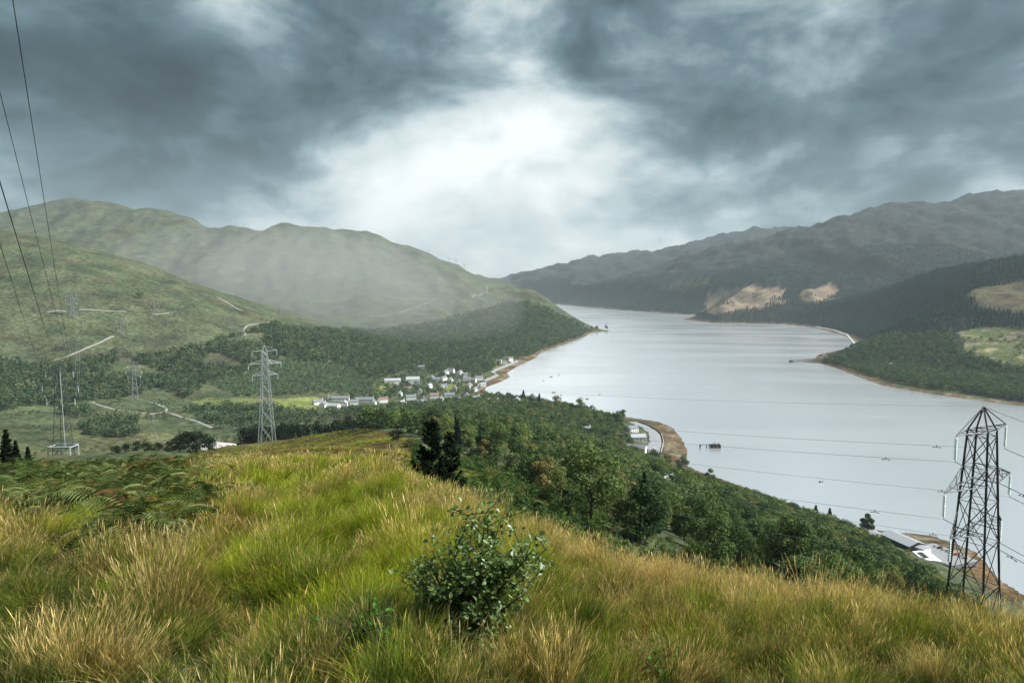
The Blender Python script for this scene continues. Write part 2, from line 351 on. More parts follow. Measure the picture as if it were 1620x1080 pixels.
# ------------------------------------------------------------------ terrain
def terrain():
    ang = np.concatenate([np.linspace(-180, -50, 26)[:-1], np.linspace(-50, 50, 560), np.linspace(50, 180, 26)[1:-1]])
    ang = np.radians(ang); nr = 900; rad = np.exp(np.linspace(math.log(7), math.log(10850), nr))
    A, Rr = np.meshgrid(ang, rad, indexing='ij'); X = np.sin(A)*Rr; Y = np.cos(A)*Rr-30
    H, W, WD = height(X, Y); na = len(ang)
    px, py = project(X, Y, H)
    n1 = fbm(X, Y, 140, 5); n2 = fbm(X+500, Y, 45, 4); n3 = fbm(X, Y-900, 420, 3); R = np.hypot(X, Y)
    wx, wy = fbm(X+77, Y, 130, 4), fbm(X, Y+33, 130, 4); wk = np.clip(R/260, 0, 13); pxw, pyw = px+wx*wk*2.2, py+wy*wk*.7
    def c3(c): return np.array(c)[None, None]
    def mixc(c, k, col): return c*(1-k[..., None])+c3(col)*k[..., None]
    c = np.zeros(X.shape+(3,))+c3((.075, .098, .055))
    c = mixc(c, sstep(-.15, .5, n1), (.11, .115, .06)); c = mixc(c, sstep(.05, .55, n2), (.065, .085, .042)); c = mixc(c, sstep(.15, .5, n3)*.5, (.095, .09, .06))
    c = mixc(c, sstep(.12, .4, fbm(X+200, Y-70, 70, 5))*.7, (.06, .07, .035)); c = mixc(c, sstep(.22, .45, fbm(X-600, Y+70, 110, 5))*.4, (.11, .085, .055))
    hi = (W == 1)|(W == 2); c = mixc(c, hi*.75*sstep(-.4, .4, n1), (.08, .098, .062)); c = mixc(c, hi*sstep(.1, .5, fbm(X, Y, 75, 4))*.75, (.075, .075, .05))
    mt = (W >= 3); c = mixc(c, mt*.9, (.027, .034, .035)); c = mixc(c, mt*sstep(0, .5, n1)*.8, (.043, .041, .035)); c = mixc(c, mt*sstep(.15, .5, fbm(X, Y, 60, 4))*.6, (.068, .068, .062))  # right hill and mountains darkened and blued, cloud shadow put into the colour
    soil = sstep(90, 40, R); c = mixc(c, soil*.97, (.02, .025, .01))
    knoll = inpoly(px, py, [(360, 705), (560, 672), (640, 690), (690, 745), (420, 735), (280, 722)]) & (R < 450) & (R > 50)
    c = mixc(c, knoll*.8, (.115, .11, .03)); c = mixc(c, knoll*sstep(0, .4, fbm(X, Y, 22, 3)), (.075, .055, .035))
    fields = [([(425, 652), (430, 632), (500, 625), (520, 640), (490, 650)], .9), ([(588, 622), (590, 609), (618, 610), (616, 622)], .9), ([(690, 616), (694, 608), (742, 610), (748, 618)], .8), ([(905, 690), (935, 676), (960, 690), (940, 700)], .7), ([(300, 640), (330, 628), (420, 632), (400, 645)], .5)]
    for poly, k in fields: c = mixc(c, (inpoly(pxw, pyw, poly) & (R > 600) & (R < 2200))*k, (.20, .235, .075))
    cut = inpoly(pxw, pyw, [(1105, 493), (1112, 475), (1130, 460), (1180, 456), (1235, 452), (1245, 470), (1215, 485), (1160, 494)])|inpoly(pxw, pyw, [(1270, 470), (1285, 455), (1330, 448), (1328, 465), (1300, 480), (1275, 482)])
    c = mixc(c, (cut & (R > 3000))*1.0, (.27, .20, .155)); c = mixc(c, (cut & (R > 3000))*sstep(0, .3, n2)*.6, (.20, .20, .11))
    cut2 = inpoly(pxw, pyw, [(1525, 470), (1560, 452), (1640, 438), (1640, 500), (1590, 492), (1545, 485)]); c = mixc(c, (cut2 & (R > 1200))*1.0, (.105, .095, .06))
    pas = inpoly(pxw, pyw, [(1510, 525), (1560, 518), (1660, 515), (1660, 590), (1600, 580), (1530, 560)]); c = mixc(c, (pas & (R > 1000))*.9, (.12, .145, .06)); c = mixc(c, (pas & (R > 1000))*sstep(.1, .3, n2), (.26, .23, .16))
    bl = inpoly(pxw, pyw, [(1040, 460), (1060, 447), (1110, 440), (1120, 448), (1075, 462)]) & (R > 4000); c = mixc(c, bl*.9, (.17, .17, .07))
    ff = inpoly(pxw, pyw, [(880, 482), (940, 462), (1040, 436), (1140, 424), (1215, 408), (1235, 402), (1110, 445), (1060, 470), (985, 492)]) & (R > 4500); c = mixc(c, ff*.85*sstep(-.35, .1, n1), (.035, .06, .045))
    sea = sstep(28, 8, WD+22*n2); c = mixc(c, sea, (.13, .085, .045)); c = mixc(c, sea*sstep(.0, .35, fbm(X, Y, 25, 4)), (.22, .19, .15)); c = mixc(c, sstep(3, -6, WD), (.10, .075, .05))
    c *= (1+.22*fbm(X, Y, 9, 3)+.12*fbm(X, Y, 30, 3))[..., None]; c = np.clip(c, .01, .8)
    idx = np.arange(na*nr).reshape(na, nr); nx = np.roll(idx, -1, axis=0)
    Q = np.stack([idx[:, :-1], idx[:, 1:], nx[:, 1:], nx[:, :-1]], -1).reshape(-1, 4)
    WDf = WD.ravel(); keep = (WDf[Q].max(1) > -45); Q = Q[keep]
    P = np.stack([X, Y, H], -1).reshape(-1, 3); cc = c.reshape(-1, 3); reg = W.ravel()[Q[:, 0]]; Rf = R.ravel()[Q[:, 0]]
    reg = np.where((reg == 0) & (Rf < 620), 10, reg); reg = np.where(reg == 8, 10, reg)
    m = bpy.data.materials.new('moorland'); m.use_nodes = True; t = NT(m.node_tree); b = t.n['Principled BSDF']; b.inputs['Roughness'].default_value = 1; b.inputs['Specular IOR Level'].default_value = .05
    at = t.new('ShaderNodeAttribute'); at.attribute_name = 'cover'; pos = t.new('ShaderNodeNewGeometry').outputs['Position']
    n = t.noise(pos, .16, 6, .65); n_b = t.noise(pos, .02, 6, .6)
    col = t.mix(1.0, at.outputs['Color'], t.ramp(n, [(.28, (.42, .42, .42)), (.72, (1.55, 1.55, 1.5))]), 'MULTIPLY'); col = t.mix(1.0, col, t.ramp(n_b, [(.32, (.55, .58, .62)), (.68, (1.42, 1.36, 1.22))]), 'MULTIPLY')
    t.put(b.inputs['Base Color'], col); bp = t.new('ShaderNodeBump'); bp.inputs['Strength'].default_value = .7; bp.inputs['Distance'].default_value = 1.6; t.put(bp.inputs['Height'], t.m('ADD', n, t.m('MULTIPLY', n_b, 5.0))); t.l.new(bp.outputs[0], b.inputs['Normal'])
    names = {10: 'hillside', 0: 'valley_floor', 1: 'hill_left', 2: 'hill_spur', 3: 'hill_right', 4: 'mountain_right', 5: 'mountain_far', 6: 'mountain_spur'}
    for k, nm in names.items():
        q = Q[reg == k]
        if not len(q): continue
        u, inv = np.unique(q, return_inverse=True); me = bpy.data.meshes.new(nm); me.vertices.add(len(u)); me.vertices.foreach_set('co', P[u].ravel())
        me.loops.add(q.size); me.loops.foreach_set('vertex_index', inv.ravel().astype(np.int32)); me.polygons.add(len(q)); me.polygons.foreach_set('loop_start', np.arange(0, q.size, 4, dtype=np.int32))
        me.polygons.foreach_set('use_smooth', np.ones(len(q), bool)); ca = me.color_attributes.new('cover', 'FLOAT_COLOR', 'POINT'); ca.data.foreach_set('color', np.c_[cc[u], np.ones(len(u))].astype(np.float32).ravel())
        me.materials.append(m); me.update(); me.validate(); tag(link(nm, me), kind='structure')
terrain()
def loch():
    m = bpy.data.materials.new('loch_water'); m.use_nodes = True; t = NT(m.node_tree); b = t.n['Principled BSDF']
    pos = t.new('ShaderNodeNewGeometry').outputs['Position']
    mp = t.new('ShaderNodeMapping'); t.put(mp.inputs[0], pos); mp.inputs['Rotation'].default_value = (0, 0, .5); mp.inputs['Scale'].default_value = (.0022, .0075, 1)
    wind = t.noise(mp.outputs[0], 1.0, 5, .55, .8)
    t.put(b.inputs['Base Color'], (.96, .97, .98, 1)); b.inputs['Metallic'].default_value = .72; b.inputs['IOR'].default_value = 1.33  # near-white base colour; its diffuse share stands in for reflected sky brightness
    t.put(b.inputs['Roughness'], t.ramp(wind, [(.38, (.16,)*3), (.62, (.25,)*3)]))
    bp = t.new('ShaderNodeBump'); bp.inputs['Strength'].default_value = .025; bp.inputs['Distance'].default_value = .3; t.put(bp.inputs['Height'], t.noise(pos, .5, 4, .6)); t.l.new(bp.outputs[0], b.inputs['Normal'])
    V = [(-16000, -4000, 0), (16000, -4000, 0), (16000, 16000, 0), (-16000, 16000, 0)]
    x0, x1 = WP[:, 0].min()-200, WP[:, 0].max()+200; y0, y1 = WP[:, 1].min()-150, WP[:, 1].max()+300
    tag(link('loch_water', mesh('loch_water', [(x0, y0, 0), (x1, y0, 0), (x1, y1, 0), (x0, y1, 0)], [(0, 1, 2, 3)], m)), kind='structure')
loch()
# ------------------------------------------------------------------ scattering of uncountable plants
def gn_group():
    g = bpy.data.node_groups.new('scatter', 'GeometryNodeTree')
    g.interface.new_socket('Geometry', in_out='INPUT', socket_type='NodeSocketGeometry'); g.interface.new_socket('Kinds', in_out='INPUT', socket_type='NodeSocketCollection')
    g.interface.new_socket('Geometry', in_out='OUTPUT', socket_type='NodeSocketGeometry')
    N, L = g.nodes, g.links; gi = N.new('NodeGroupInput'); go = N.new('NodeGroupOutput'); ci = N.new('GeometryNodeCollectionInfo'); ci.inputs['Separate Children'].default_value = True; ci.inputs['Reset Children'].default_value = True
    L.new(gi.outputs[1], ci.inputs[0]); ip = N.new('GeometryNodeInstanceOnPoints'); ip.inputs['Pick Instance'].default_value = True
    L.new(gi.outputs[0], ip.inputs['Points']); L.new(ci.outputs[0], ip.inputs['Instance'])
    def attr(nm, typ, sock):
        a = N.new('GeometryNodeInputNamedAttribute'); a.data_type = typ; a.inputs[0].default_value = nm; L.new(a.outputs[0], ip.inputs[sock])
    attr('kind_index', 'INT', 'Instance Index'); attr('scl', 'FLOAT_VECTOR', 'Scale')
    a = N.new('GeometryNodeInputNamedAttribute'); a.data_type = 'FLOAT_VECTOR'; a.inputs[0].default_value = 'rot'; e = N.new('FunctionNodeEulerToRotation'); L.new(a.outputs[0], e.inputs[0]); L.new(e.outputs[0], ip.inputs['Rotation'])
    L.new(ip.outputs[0], go.inputs[0]); return g
GN = gn_group()
def kinds(name, meshes):
    c = bpy.data.collections.new(name)
    for i, me in enumerate(meshes): c.objects.link(bpy.data.objects.new('%s_%02d' % (name, i), me))
    return c
def scatter(name, P, coll, rot, scl, ki, label=None, cat=None, parent=None):
    P = np.asarray(P, np.float32); n = len(P); me = bpy.data.meshes.new(name); me.vertices.add(n); me.vertices.foreach_set('co', P.ravel())
    for nm, typ, data, key in (('rot', 'FLOAT_VECTOR', rot, 'vector'), ('scl', 'FLOAT_VECTOR', scl, 'vector'), ('kind_index', 'INT', ki, 'value')):
        a = me.attributes.new(nm, typ, 'POINT'); a.data.foreach_set(key, np.asarray(data, np.int32 if typ == 'INT' else np.float32).ravel())
    o = link(name, me, parent); md = o.modifiers.new('scatter', 'NODES'); md.node_group = GN
    for it in GN.interface.items_tree:
        if it.item_type == 'SOCKET' and it.in_out == 'INPUT' and it.name == 'Kinds': md[it.identifier] = coll
    tag(o, label, cat, None, 'stuff'); return o

# ------------------------------------------------------------------ trees
def leaf_quads(C, Nn, size, jit=.5, r=rng):
    """small leaf clumps: one bent quad (two triangles) each"""
    n = len(C); Nn = Nn+r.normal(0, jit, (n, 3)); Nn /= np.linalg.norm(Nn, axis=1)[:, None]
    t = np.cross(Nn, r.normal(0, 1, (n, 3))); t /= np.linalg.norm(t, axis=1)[:, None]; b = np.cross(Nn, t); s = (size*r.uniform(.6, 1.35, n))[:, None]
    V = np.stack([C-t*s, C-b*s*.62+Nn*s*.15, C+t*s, C+b*s*.62-Nn*s*.1], 1).reshape(-1, 3); F = np.arange(4*n).reshape(-1, 4); return V, F
def broadleaf(seed, h, w, n, size, mat, lift=.25, upright=0.0):
    r = np.random.default_rng(seed); lobes = []
    k = 15
    for i in range(k):
        a = r.uniform(0, 6.283); zz = r.uniform(-.85, 1.0); rr = math.sqrt(max(0, 1-zz*zz))*r.uniform(.45, .85)
        lobes.append((rr*math.cos(a)*w/2, rr*math.sin(a)*w/2, h*(lift+(1-lift)*(.5+.42*zz)), r.uniform(.16, .30)*w*(1-.3*upright)))
    lobes = np.array(lobes); li = r.integers(0, k, n); d = r.normal(0, 1, (n, 3)); d[:, 2] += .25; d /= np.linalg.norm(d, axis=1)[:, None]
    rad = lobes[li, 3]*r.uniform(.55, 1.08, n)**.6; C = lobes[li, :3]+d*rad[:, None]*np.array([1, 1, .85]); V, F = leaf_quads(C, d, size, .45, r)
    crown = mesh('crown', V, F, mat)
    tb = MB(); tb.tube([(0, 0, -1.0), (.1, 0, h*.2), (-.1, .1, h*.45), (0, .1, h*.75)], [.035*h*.6, .027*h*.6, .02*h*.6, .006*h])
    for i in range(6):
        l = lobes[i]; z0 = h*r.uniform(.25, .5); tb.tube([(0, 0, z0), (l[0]*.5, l[1]*.5, (z0+l[2])/2), tuple(l[:3])], [.012*h, .009*h, .003*h], 4)
    return crown, tb.me('trunk', M['bark'])
def conifer(seed, h, w, n, size, mat, ragged=.2):
    r = np.random.default_rng(seed); t = r.uniform(0, 1, n)**.75; z = h*(.06+.94*(1-t)); lay = np.abs(((z/h*11) % 1)-.5)*2
    rad = w/2*(t**.85)*(.55+.45*lay)*r.uniform(1-ragged*1.8, 1.06, n); a = r.uniform(0, 6.283, n)
    C = np.c_[rad*np.cos(a), rad*np.sin(a), z-rad*.25]; out = np.c_[np.cos(a), np.sin(a), np.full(n, .35)]
    up = np.c_[-np.cos(a)*.3, -np.sin(a)*.3, np.ones(n)]; V, F = leaf_quads(C, up, size, .35, r); crown = mesh('crown', V, F, mat)
    tb = MB(); tb.tube([(0, 0, -1), (0, 0, h*.5), (0, 0, h*.98)], [.016*h, .01*h, .002*h], 5)
    return crown, tb.me('trunk', M['bark'])
def far_conifer(seed, h, w, mat):
    r = np.random.default_rng(seed); mb = MB()
    for k in range(4):
        z0 = h*(.05+.22*k); z1 = h*min(1.0, .05+.22*k+.40); R = w/2*(1-.22*k); n = len(mb.V); q = 7
        for j in range(q): a = 2*math.pi*j/q+k; rr = R*r.uniform(.7, 1.15); mb.V.append(Vector((rr*math.cos(a), rr*math.sin(a), z0-.25*rr*r.uniform(.2, 1))))
        mb.V.append(Vector((0, 0, z1))); mb.F += [(n+j, n+(j+1) % q, n+q) for j in range(q)]
    return mb.me('far_conifer', mat)
def far_tree(seed, h, w, mat, n=90, size=.9): return broadleaf(seed, h, w, n, size, mat, .12)[0]
NEAR = [broadleaf(100+i, h, w, 2600, .255, M['leaf_wood'], .16, .3) for i, (h, w) in enumerate(((9, 7.5), (8, 6.5), (10.5, 7), (7.5, 7.5), (11, 8.5), (8.5, 5)))]
NEARC = [conifer(140+i, h, w, 1300, .34, M['needle']) for i, (h, w) in enumerate(((11, 4.6), (9, 4.2)))]
MID = kinds('wood_tree', [broadleaf(200+i, 9, 7.5, 560, .48, M['leaf_wood'], .15)[0] for i in range(5)])
BUSH = kinds('slope_bush', [broadleaf(230+i, 2.4, 3.4, 420, .2, M['leaf_bush'], .02)[0] for i in range(4)])
FAR = kinds('valley_tree', [far_tree(260+i, 9, 8, M['leaf_valley']) for i in range(6)])
YOUNG = kinds('plantation_tree', [far_tree(280+i, 6, 5, M['leaf_young'], 60, .8) for i in range(4)])
FARC = kinds('spruce', [far_conifer(300+i, 17, 6.4, M['needle']) for i in range(5)])
def candidates(poly, rmin, rmax, sp, xr, seed, wmin=6, jit=.45):
    r = np.random.default_rng(seed); x = np.arange(xr[0], xr[1], sp); y = np.arange(rmin*.6, rmax, sp); X, Y = np.meshgrid(x, y)
    X = (X+r.uniform(-jit, jit, X.shape)*sp).ravel(); Y = (Y+r.uniform(-jit, jit, Y.shape)*sp).ravel()
    R = np.hypot(X, Y); k = (R > rmin) & (R < rmax) & (np.abs(X) < Y*.95+40); X, Y = X[k], Y[k]
    # cheap first cut with an approximate height, then the true one
    H, W, D = height(X, Y); px, py = project(X, Y, H); k = inpoly(px, py, poly) & (D > wmin); return np.c_[X, Y, H][k], px[k], py[k]
def visible(P, up=6.0, steps=70):
    t = np.linspace(.04, .985, steps)[None]; X = P[:, :1]*t; Y = P[:, 1:2]*t; Z = EYE+(P[:, 2:3]+up-EYE)*t
    return (height(X, Y)[0] < Z).all(1)
HOUSE_CLEAR = []
def clear_of(P, pts, r):
    if not len(pts): return np.ones(len(P), bool)
    d = np.min([(P[:, 0]-q[0])**2+(P[:, 1]-q[1])**2 for q in pts], axis=0); return d > r*r
def forest(name, P, coll, nk, smin, smax, label, cat, seed):
    r = np.random.default_rng(seed); n = len(P); s = r.uniform(smin, smax, n); P = P.copy(); P[:, 2] -= .3
    return scatter(name, P, coll, np.c_[np.zeros((n, 2)), r.uniform(0, 6.283, n)], np.c_[s*r.uniform(.85, 1.2, n), s*r.uniform(.85, 1.2, n), s], r.integers(0, nk, n), label, cat)

# ------------------------------------------------------------------ buildings
def house(px, py, w, l, h, rot, label, roof='slate', name='house', pitch=.62, group=None, chim=1, wins=0, base=None, wall='white_wall', cat='house', sink=1.0):
    """w across the gable, l along the ridge (local x), eaves height h"""
    p = hit(px, py) if base is None else np.array(base); HOUSE_CLEAR.append(tuple(p[:2])); z = min(gz(p[0]+dx, p[1]+dy)[0] for dx in (-w/3, w/3) for dy in (-w/3, w/3))
    e = link(name, None, None, (p[0], p[1], max(z, .4))); e.rotation_euler.z = rot; tag(e, label, cat, group); g = w/2*pitch
    m = MB(); o = [(-w/2, -sink), (w/2, -sink), (w/2, h), (0, h+g), (-w/2, h)]; n = len(m.V)
    for x in (-l/2, l/2): m.V += [Vector((x, a, b)) for a, b in o]
    m.F += [(0, 1, 2, 3, 4)[::-1], (5, 6, 7, 8, 9)]+[(i, i+5, (i+1) % 5+5, (i+1) % 5)[::-1] for i in range(5)]; m.build('wall', M[wall], e)
    r = MB()
    for s in (-1, 1):
        q = [(s*(w/2+.35), h-.35*pitch+.05), (0, h+g+.05), (0, h+g+.3), (s*(w/2+.35), h-.35*pitch+.3)]; n = len(r.V)
        for x in (-l/2-.25, l/2+.25): r.V += [Vector((x, a, b)) for a, b in q]
        r.F += [(n, n+1, n+2, n+3), (n+7, n+6, n+5, n+4)]+[(n+i, n+4+i, n+4+(i+1) % 4, n+(i+1) % 4) for i in range(4)]
    ro = r.build('roof', M[roof], e)
    for k in range(chim): MB().box(((l/2-.6)*(1 if k == 0 else -1), 0, h+g+.5), (.9, 1.3, 1.8)).build('chimney', M[wall], ro)
    for s in (-1, 1):
        for i in range(wins):
            x = -l/2+l*(i+.5)/wins
            for zz in ([1.5] if h < 4 else [1.5, 4.2]): MB().box((x, s*(w/2+.01), zz), (1.3, .08, 1.3)).build('window', M['window'], e)
    return e
def ang(a, b): return math.atan2(b[1]-a[1], b[0]-a[0])
VILL = [ # px, py, w, l, h, rot, roof, chimneys, what sets it apart
 (621, 606, 11, 28, 6, .25, 'pale_roof', 0, 'long pale-roofed block in the village beside the big white hall'), (653, 606, 15, 24, 8, .2, 'pale_roof', 0, 'biggest white hall in the village, pale roof, above the trees'),
 (705, 592, 8, 12, 6, .9, 'slate', 1, 'white village house, westmost of the three under the wooded hill'), (714, 589, 8, 12, 6, -.4, 'slate', 1, 'white village house, middle one of three under the wooded hill'), (727, 592, 8, 13, 6, 1.2, 'slate', 1, 'white village house, nearest the bay of three under the wooded hill'),
 (666, 583, 8, 13, 5, .1, 'slate', 1, 'white house alone among the trees above the village'), (536, 634, 9, 30, 5, .12, 'slate', 2, 'long low white terrace at the field edge of the village'), (503, 640, 9, 14, 5, .6, 'slate', 1, 'white house at the far end of the village by the yellow field'),
 (528, 645, 9, 16, 4, -.3, 'pale_roof', 0, 'low white shed below the long terrace'), (577, 636, 9, 26, 5, .1, 'slate', 1, 'grey-roofed white row next to the long terrace'), (606, 637, 8, 13, 6, .5, 'red_roof', 1, 'brown-roofed white house between the row and the village trees'),
 (650, 633, 9, 15, 6, .3, 'slate', 1, 'grey-roofed white house in front of the village trees'), (662, 641, 8, 13, 6, -.5, 'slate', 1, 'white house standing lowest at the front of the village'), (687, 630, 9, 14, 6, .2, 'red_roof', 1, 'brown-roofed white house at the front of the village'),
 (711, 629, 9, 17, 6, .15, 'slate', 1, 'white house with broad grey roof below the green field'), (753, 634, 9, 13, 6, .7, 'slate', 1, 'white house among tall trees at the bay end of the village'), (690, 603, 8, 13, 5, .1, 'slate', 1, 'small white house above the green village field'),
 (702, 601, 8, 12, 5, .9, 'slate', 1, 'second small white house above the green village field'), (738, 603, 8, 14, 6, .2, 'slate', 2, 'white house with two chimneys near the sea wall'), (748, 604, 8, 13, 6, -.3, 'slate', 1, 'white house one back from the sea wall bend'),
 (758, 601, 8, 14, 6, .3, 'slate', 1, 'grey-roofed white house closest to the sea wall bend'), (807, 571, 9, 12, 8, .5, 'slate', 1, 'tall white house on the point beyond the village'), (798, 575, 8, 12, 5, .2, 'slate', 1, 'low white house beside the tall house on the point'),
 (789, 573, 8, 12, 5, -.4, 'slate', 1, 'white cottage furthest back on the wooded point'), (784, 636, 8, 24, 4, .1, 'pale_roof', 0, 'long low pale-roofed building behind the shore trees'), (817, 640, 10, 13, 9, 1.4, 'slate', 1, 'tall grey gabled house behind the shore trees'),
 (925, 682, 8, 14, 4, .3, 'slate', 1, 'small white cottage in the clearing on the wooded slope'), (1000, 682, 9, 14, 5, .6, 'slate', 1, 'grey-roofed house beside the garden on the curved shore road'), (1009, 697, 10, 18, 6, .1, 'pale_roof', 0, 'white two-storey house facing the curved shore road'),
 (1006, 713, 11, 22, 6, -.35, 'slate', 0, 'white gabled inn below the two-storey house on the shore road'), (1022, 714, 10, 18, 5, -.3, 'pale_roof', 0, 'flat white annex next to the gabled inn'), (1056, 770, 8, 12, 5, .8, 'pale_roof', 0, 'pale shed half hidden in the wood under the cables'),
 (1412, 579, 9, 14, 6, .3, 'slate', 1, 'lone white house in the trees on the opposite shore')]

for _i, (_px, _py, _r) in enumerate([(512, 644, 1.4), (545, 642, 1.7), (560, 640, .3), (590, 641, 1.5), (636, 641, 1.2), (671, 636, 1.8), (697, 635, 1.4), (722, 634, .2), (738, 629, 1.6)]):
    VILL.append((_px, _py, 8, 12, 5, _r, ('slate', 'pale_roof', 'slate')[_i % 3], 1, '%s small gabled cottage from the yellow field along the front of the village' % ('first', 'second', 'third', 'fourth', 'fifth', 'sixth', 'seventh', 'eighth', 'ninth')[_i]))
for _i, (_px, _py, _r) in enumerate([(683, 600, 1.5), (712, 604, 1.3), (726, 606, 1.7), (742, 612, 1.2), (735, 595, .2)]):
    VILL.append((_px, _py, 8, 12, 5, _r, 'slate', 1, '%s white cottage of the upper village row, counted towards the sea wall' % ('first', 'second', 'third', 'fourth', 'fifth')[_i]))

for _i, (_px, _py, _r) in enumerate([(632, 626, 1.4), (645, 618, .2), (664, 622, 1.6), (679, 613, 1.2), (702, 613, .4), (719, 617, 1.5), (750, 619, 1.3), (764, 611, .3)]):
    VILL.append((_px, _py, 7, 11, 5, _r, ('slate', 'red_roof', 'slate', 'pale_roof')[_i % 4], 1, '%s small house of the middle village row, counted towards the sea wall' % ('first', 'second', 'third', 'fourth', 'fifth', 'sixth', 'seventh', 'eighth')[_i]))

# ------------------------------------------------------------------ pylons
def string(mb_len, mat, n=12):
    m = MB(); m.lathe([(.0, 0), (.03, 0), (.03, -mb_len), (0, -mb_len)], k=5)
    for i in range(n):
        z = -.35-(mb_len-.6)*i/n; m.lathe([(.05, z), (.21, z-.07), (.21, z-.11), (.05, z-.13)], k=12)
    return m.me('insulator_string', mat, True)
STR_NEAR = string(3.4, M['glass']); ROD = None
def pylon(loc, top_z, heading, label, mats, group='steel lattice pylons', light_parts=(), far=False, scale=1.0):
    """arms point along heading; returns the tips of the six insulator strings and the peak"""
    H = top_z-loc[2]; e = link('lattice_pylon', None, None, tuple(loc)); e.rotation_euler.z = heading; tag(e, label, 'pylon', group)
    s = scale; lv = [H-3.1*s, H-10.2*s, H-16.5*s]; half = [6.7*s, 8.85*s, 6.9*s]
    def wid(z): return s*(2.45+.092*max(0, (H-z)/s-3.1)+.004*max(0, (H-z)/s-22)**1.5)
    lw, bw = (.20, .085) if not far else (.30, .15)
    def cor(z, i): w = wid(z)/2; return Vector(((1, -1, -1, 1)[i]*w, (1, 1, -1, -1)[i]*w, z))
    for i in range(4):
        m = MB(); zs = np.linspace(-1.5, lv[0], 5)
        for a, b in zip(zs[:-1], zs[1:]): m.bar(cor(a, i), cor(b, i), lw*1.15, lw)
        m.build('leg', M[mats[1] if i in light_parts else mats[0]], e)
    m = MB(); z = 0.0; zs = [0.0]
    while z < lv[0]-.5: z += wid(z)*1.4; zs.append(min(z, lv[0]))
    for a, b in zip(zs[:-1], zs[1:]):
        for i in range(4):
            j = (i+1) % 4; m.bar(cor(a, i), cor(b, j), bw); m.bar(cor(a, j), cor(b, i), bw)
            if not far: m.bar(cor(b, i), cor(b, j), bw*.7)
    m.build('bracing', M[mats[0]], e); pk = Vector((0, 0, H)); m = MB()
    for i in range(4): m.bar(cor(lv[0], i), pk, lw*.8)
    m.bar((-.5*s, 0, H-.5), (.5*s, 0, H-.5), .3); m.build('peak', M[mats[0]], e); tips = []
    for L, (z, hf) in enumerate(zip(lv, half)):
        for sg in (1, -1):
            tip = Vector((sg*hf, 0, z)); m = MB(); ci = (0, 3) if sg > 0 else (1, 2); topz = z+2.2*s if L else H
            for i in ci:
                m.bar(cor(z, i), tip, bw*1.35); m.bar((pk if L == 0 else cor(topz, i)), tip, bw*1.2)
                if L and not far:
                    for f in (.35, .7): m.bar(cor(z, i).lerp(tip, f), cor(topz, i).lerp(tip, f), bw*.7); m.bar(cor(z, i).lerp(tip, f), cor(topz, i).lerp(tip, f-.35), bw*.6)
            if not far:
                for f in (.3, .6): m.bar(cor(z, ci[0]).lerp(tip, f), cor(z, ci[1]).lerp(tip, f), bw*.7)
            m.bar(cor(z, ci[0]), cor(z, ci[1]), bw); m.build('cross_arm', M[mats[0]], e)
            if not (far and scale < 1.01 and far == 2):
                o = link('insulator_string', STR_NEAR if not far else STR_FAR, e, tuple(tip)); o.scale = (1, 1, s)
            tips.append(tip+Vector((0, 0, -3.4*s)))
    tips.append(pk); R = Matrix.Rotation(heading, 4, 'Z'); return e, [Vector(loc)+R @ t for t in tips]
def far_string():
    m = MB(); m.lathe([(.08, 0), (.08, -.4), (.24, -.5), (.24, -3.3), (.08, -3.4)], k=6); return m.me('insulator_string', M['glass'])
STR_FAR = far_string()
def cable(a, b, sag, rad, mat, label, damp=False, n=40, group=None):
    a, b = Vector(a), Vector(b); pts = []
    for i in range(n+1):
        t = i/n; p = a.lerp(b, t); p.z -= 4*sag*t*(1-t); pts.append(p)
    o = link('power_cable', MB().tube(pts, rad, 5).me('power_cable', mat, True)); tag(o, label, 'cable', group)
    if damp:
        d = (pts[1]-pts[0]).normalized(); L = (pts[1]-pts[0]).length
        for off in damp:
            q = a.lerp(b, off/(b-a).length); q.z -= 4*sag*(off/(b-a).length); m = MB(); m.tube([q+d*-.5+Vector((0, 0, -.18)), q+d*.5+Vector((0, 0, -.18))], .03, 5)
            for s in (-1, 1): m.tube([q+d*s*.32+Vector((0, 0, -.2)), q+d*s*.58+Vector((0, 0, -.24))], .06, 6)
            m.bar(q+Vector((0, 0, .12)), q+Vector((0, 0, -.22)), .1); m.build('vibration_damper', M['wire_dark'], o)
    return o

# ------------------------------------------------------------------ ribbons laid on the ground
def ribbon(name, pix, width, mat, lift=.25, kind='structure', step=6.0):
    P = [hit(*p) for p in pix]; P = [p for p in P if p is not None]; out = []
    for a, b in zip(P[:-1], P[1:]):
        k = max(2, int(np.linalg.norm(b[:2]-a[:2])/step))
        if k > 80: continue
        out += [a[:2]+(b[:2]-a[:2])*i/k for i in range(k)]
    if len(out) < 3: return None
    out.append(P[-1][:2]); q = np.array(out)
    for _ in range(3): q[1:-1] = (q[:-2]+2*q[1:-1]+q[2:])/4
    t = np.gradient(q, axis=0); t /= np.linalg.norm(t, axis=1)[:, None]+1e-9; nrm = np.c_[-t[:, 1], t[:, 0]]; wv = width/2*(1+.5*fbm(q[:, 0], q[:, 1], 14, 3))
    rows = [q+nrm*(wv*f)[:, None] for f in (-1, -.35, .35, 1)]; zc = np.maximum(gz(q[:, 0], q[:, 1]), .5); V = []; n = len(q)
    for k, rw in enumerate(rows):
        z = np.maximum(gz(rw[:, 0], rw[:, 1]), zc-.6)+lift-(.25 if k in (0, 3) else 0); V += [tuple(v) for v in np.c_[rw, z]]
    Fc = [(k*n+i, (k+1)*n+i, (k+1)*n+i+1, k*n+i+1)[::-1] for k in range(3) for i in range(n-1)]
    return tag(link(name, mesh(name, V, Fc, mat, True)), kind=kind), q, zc
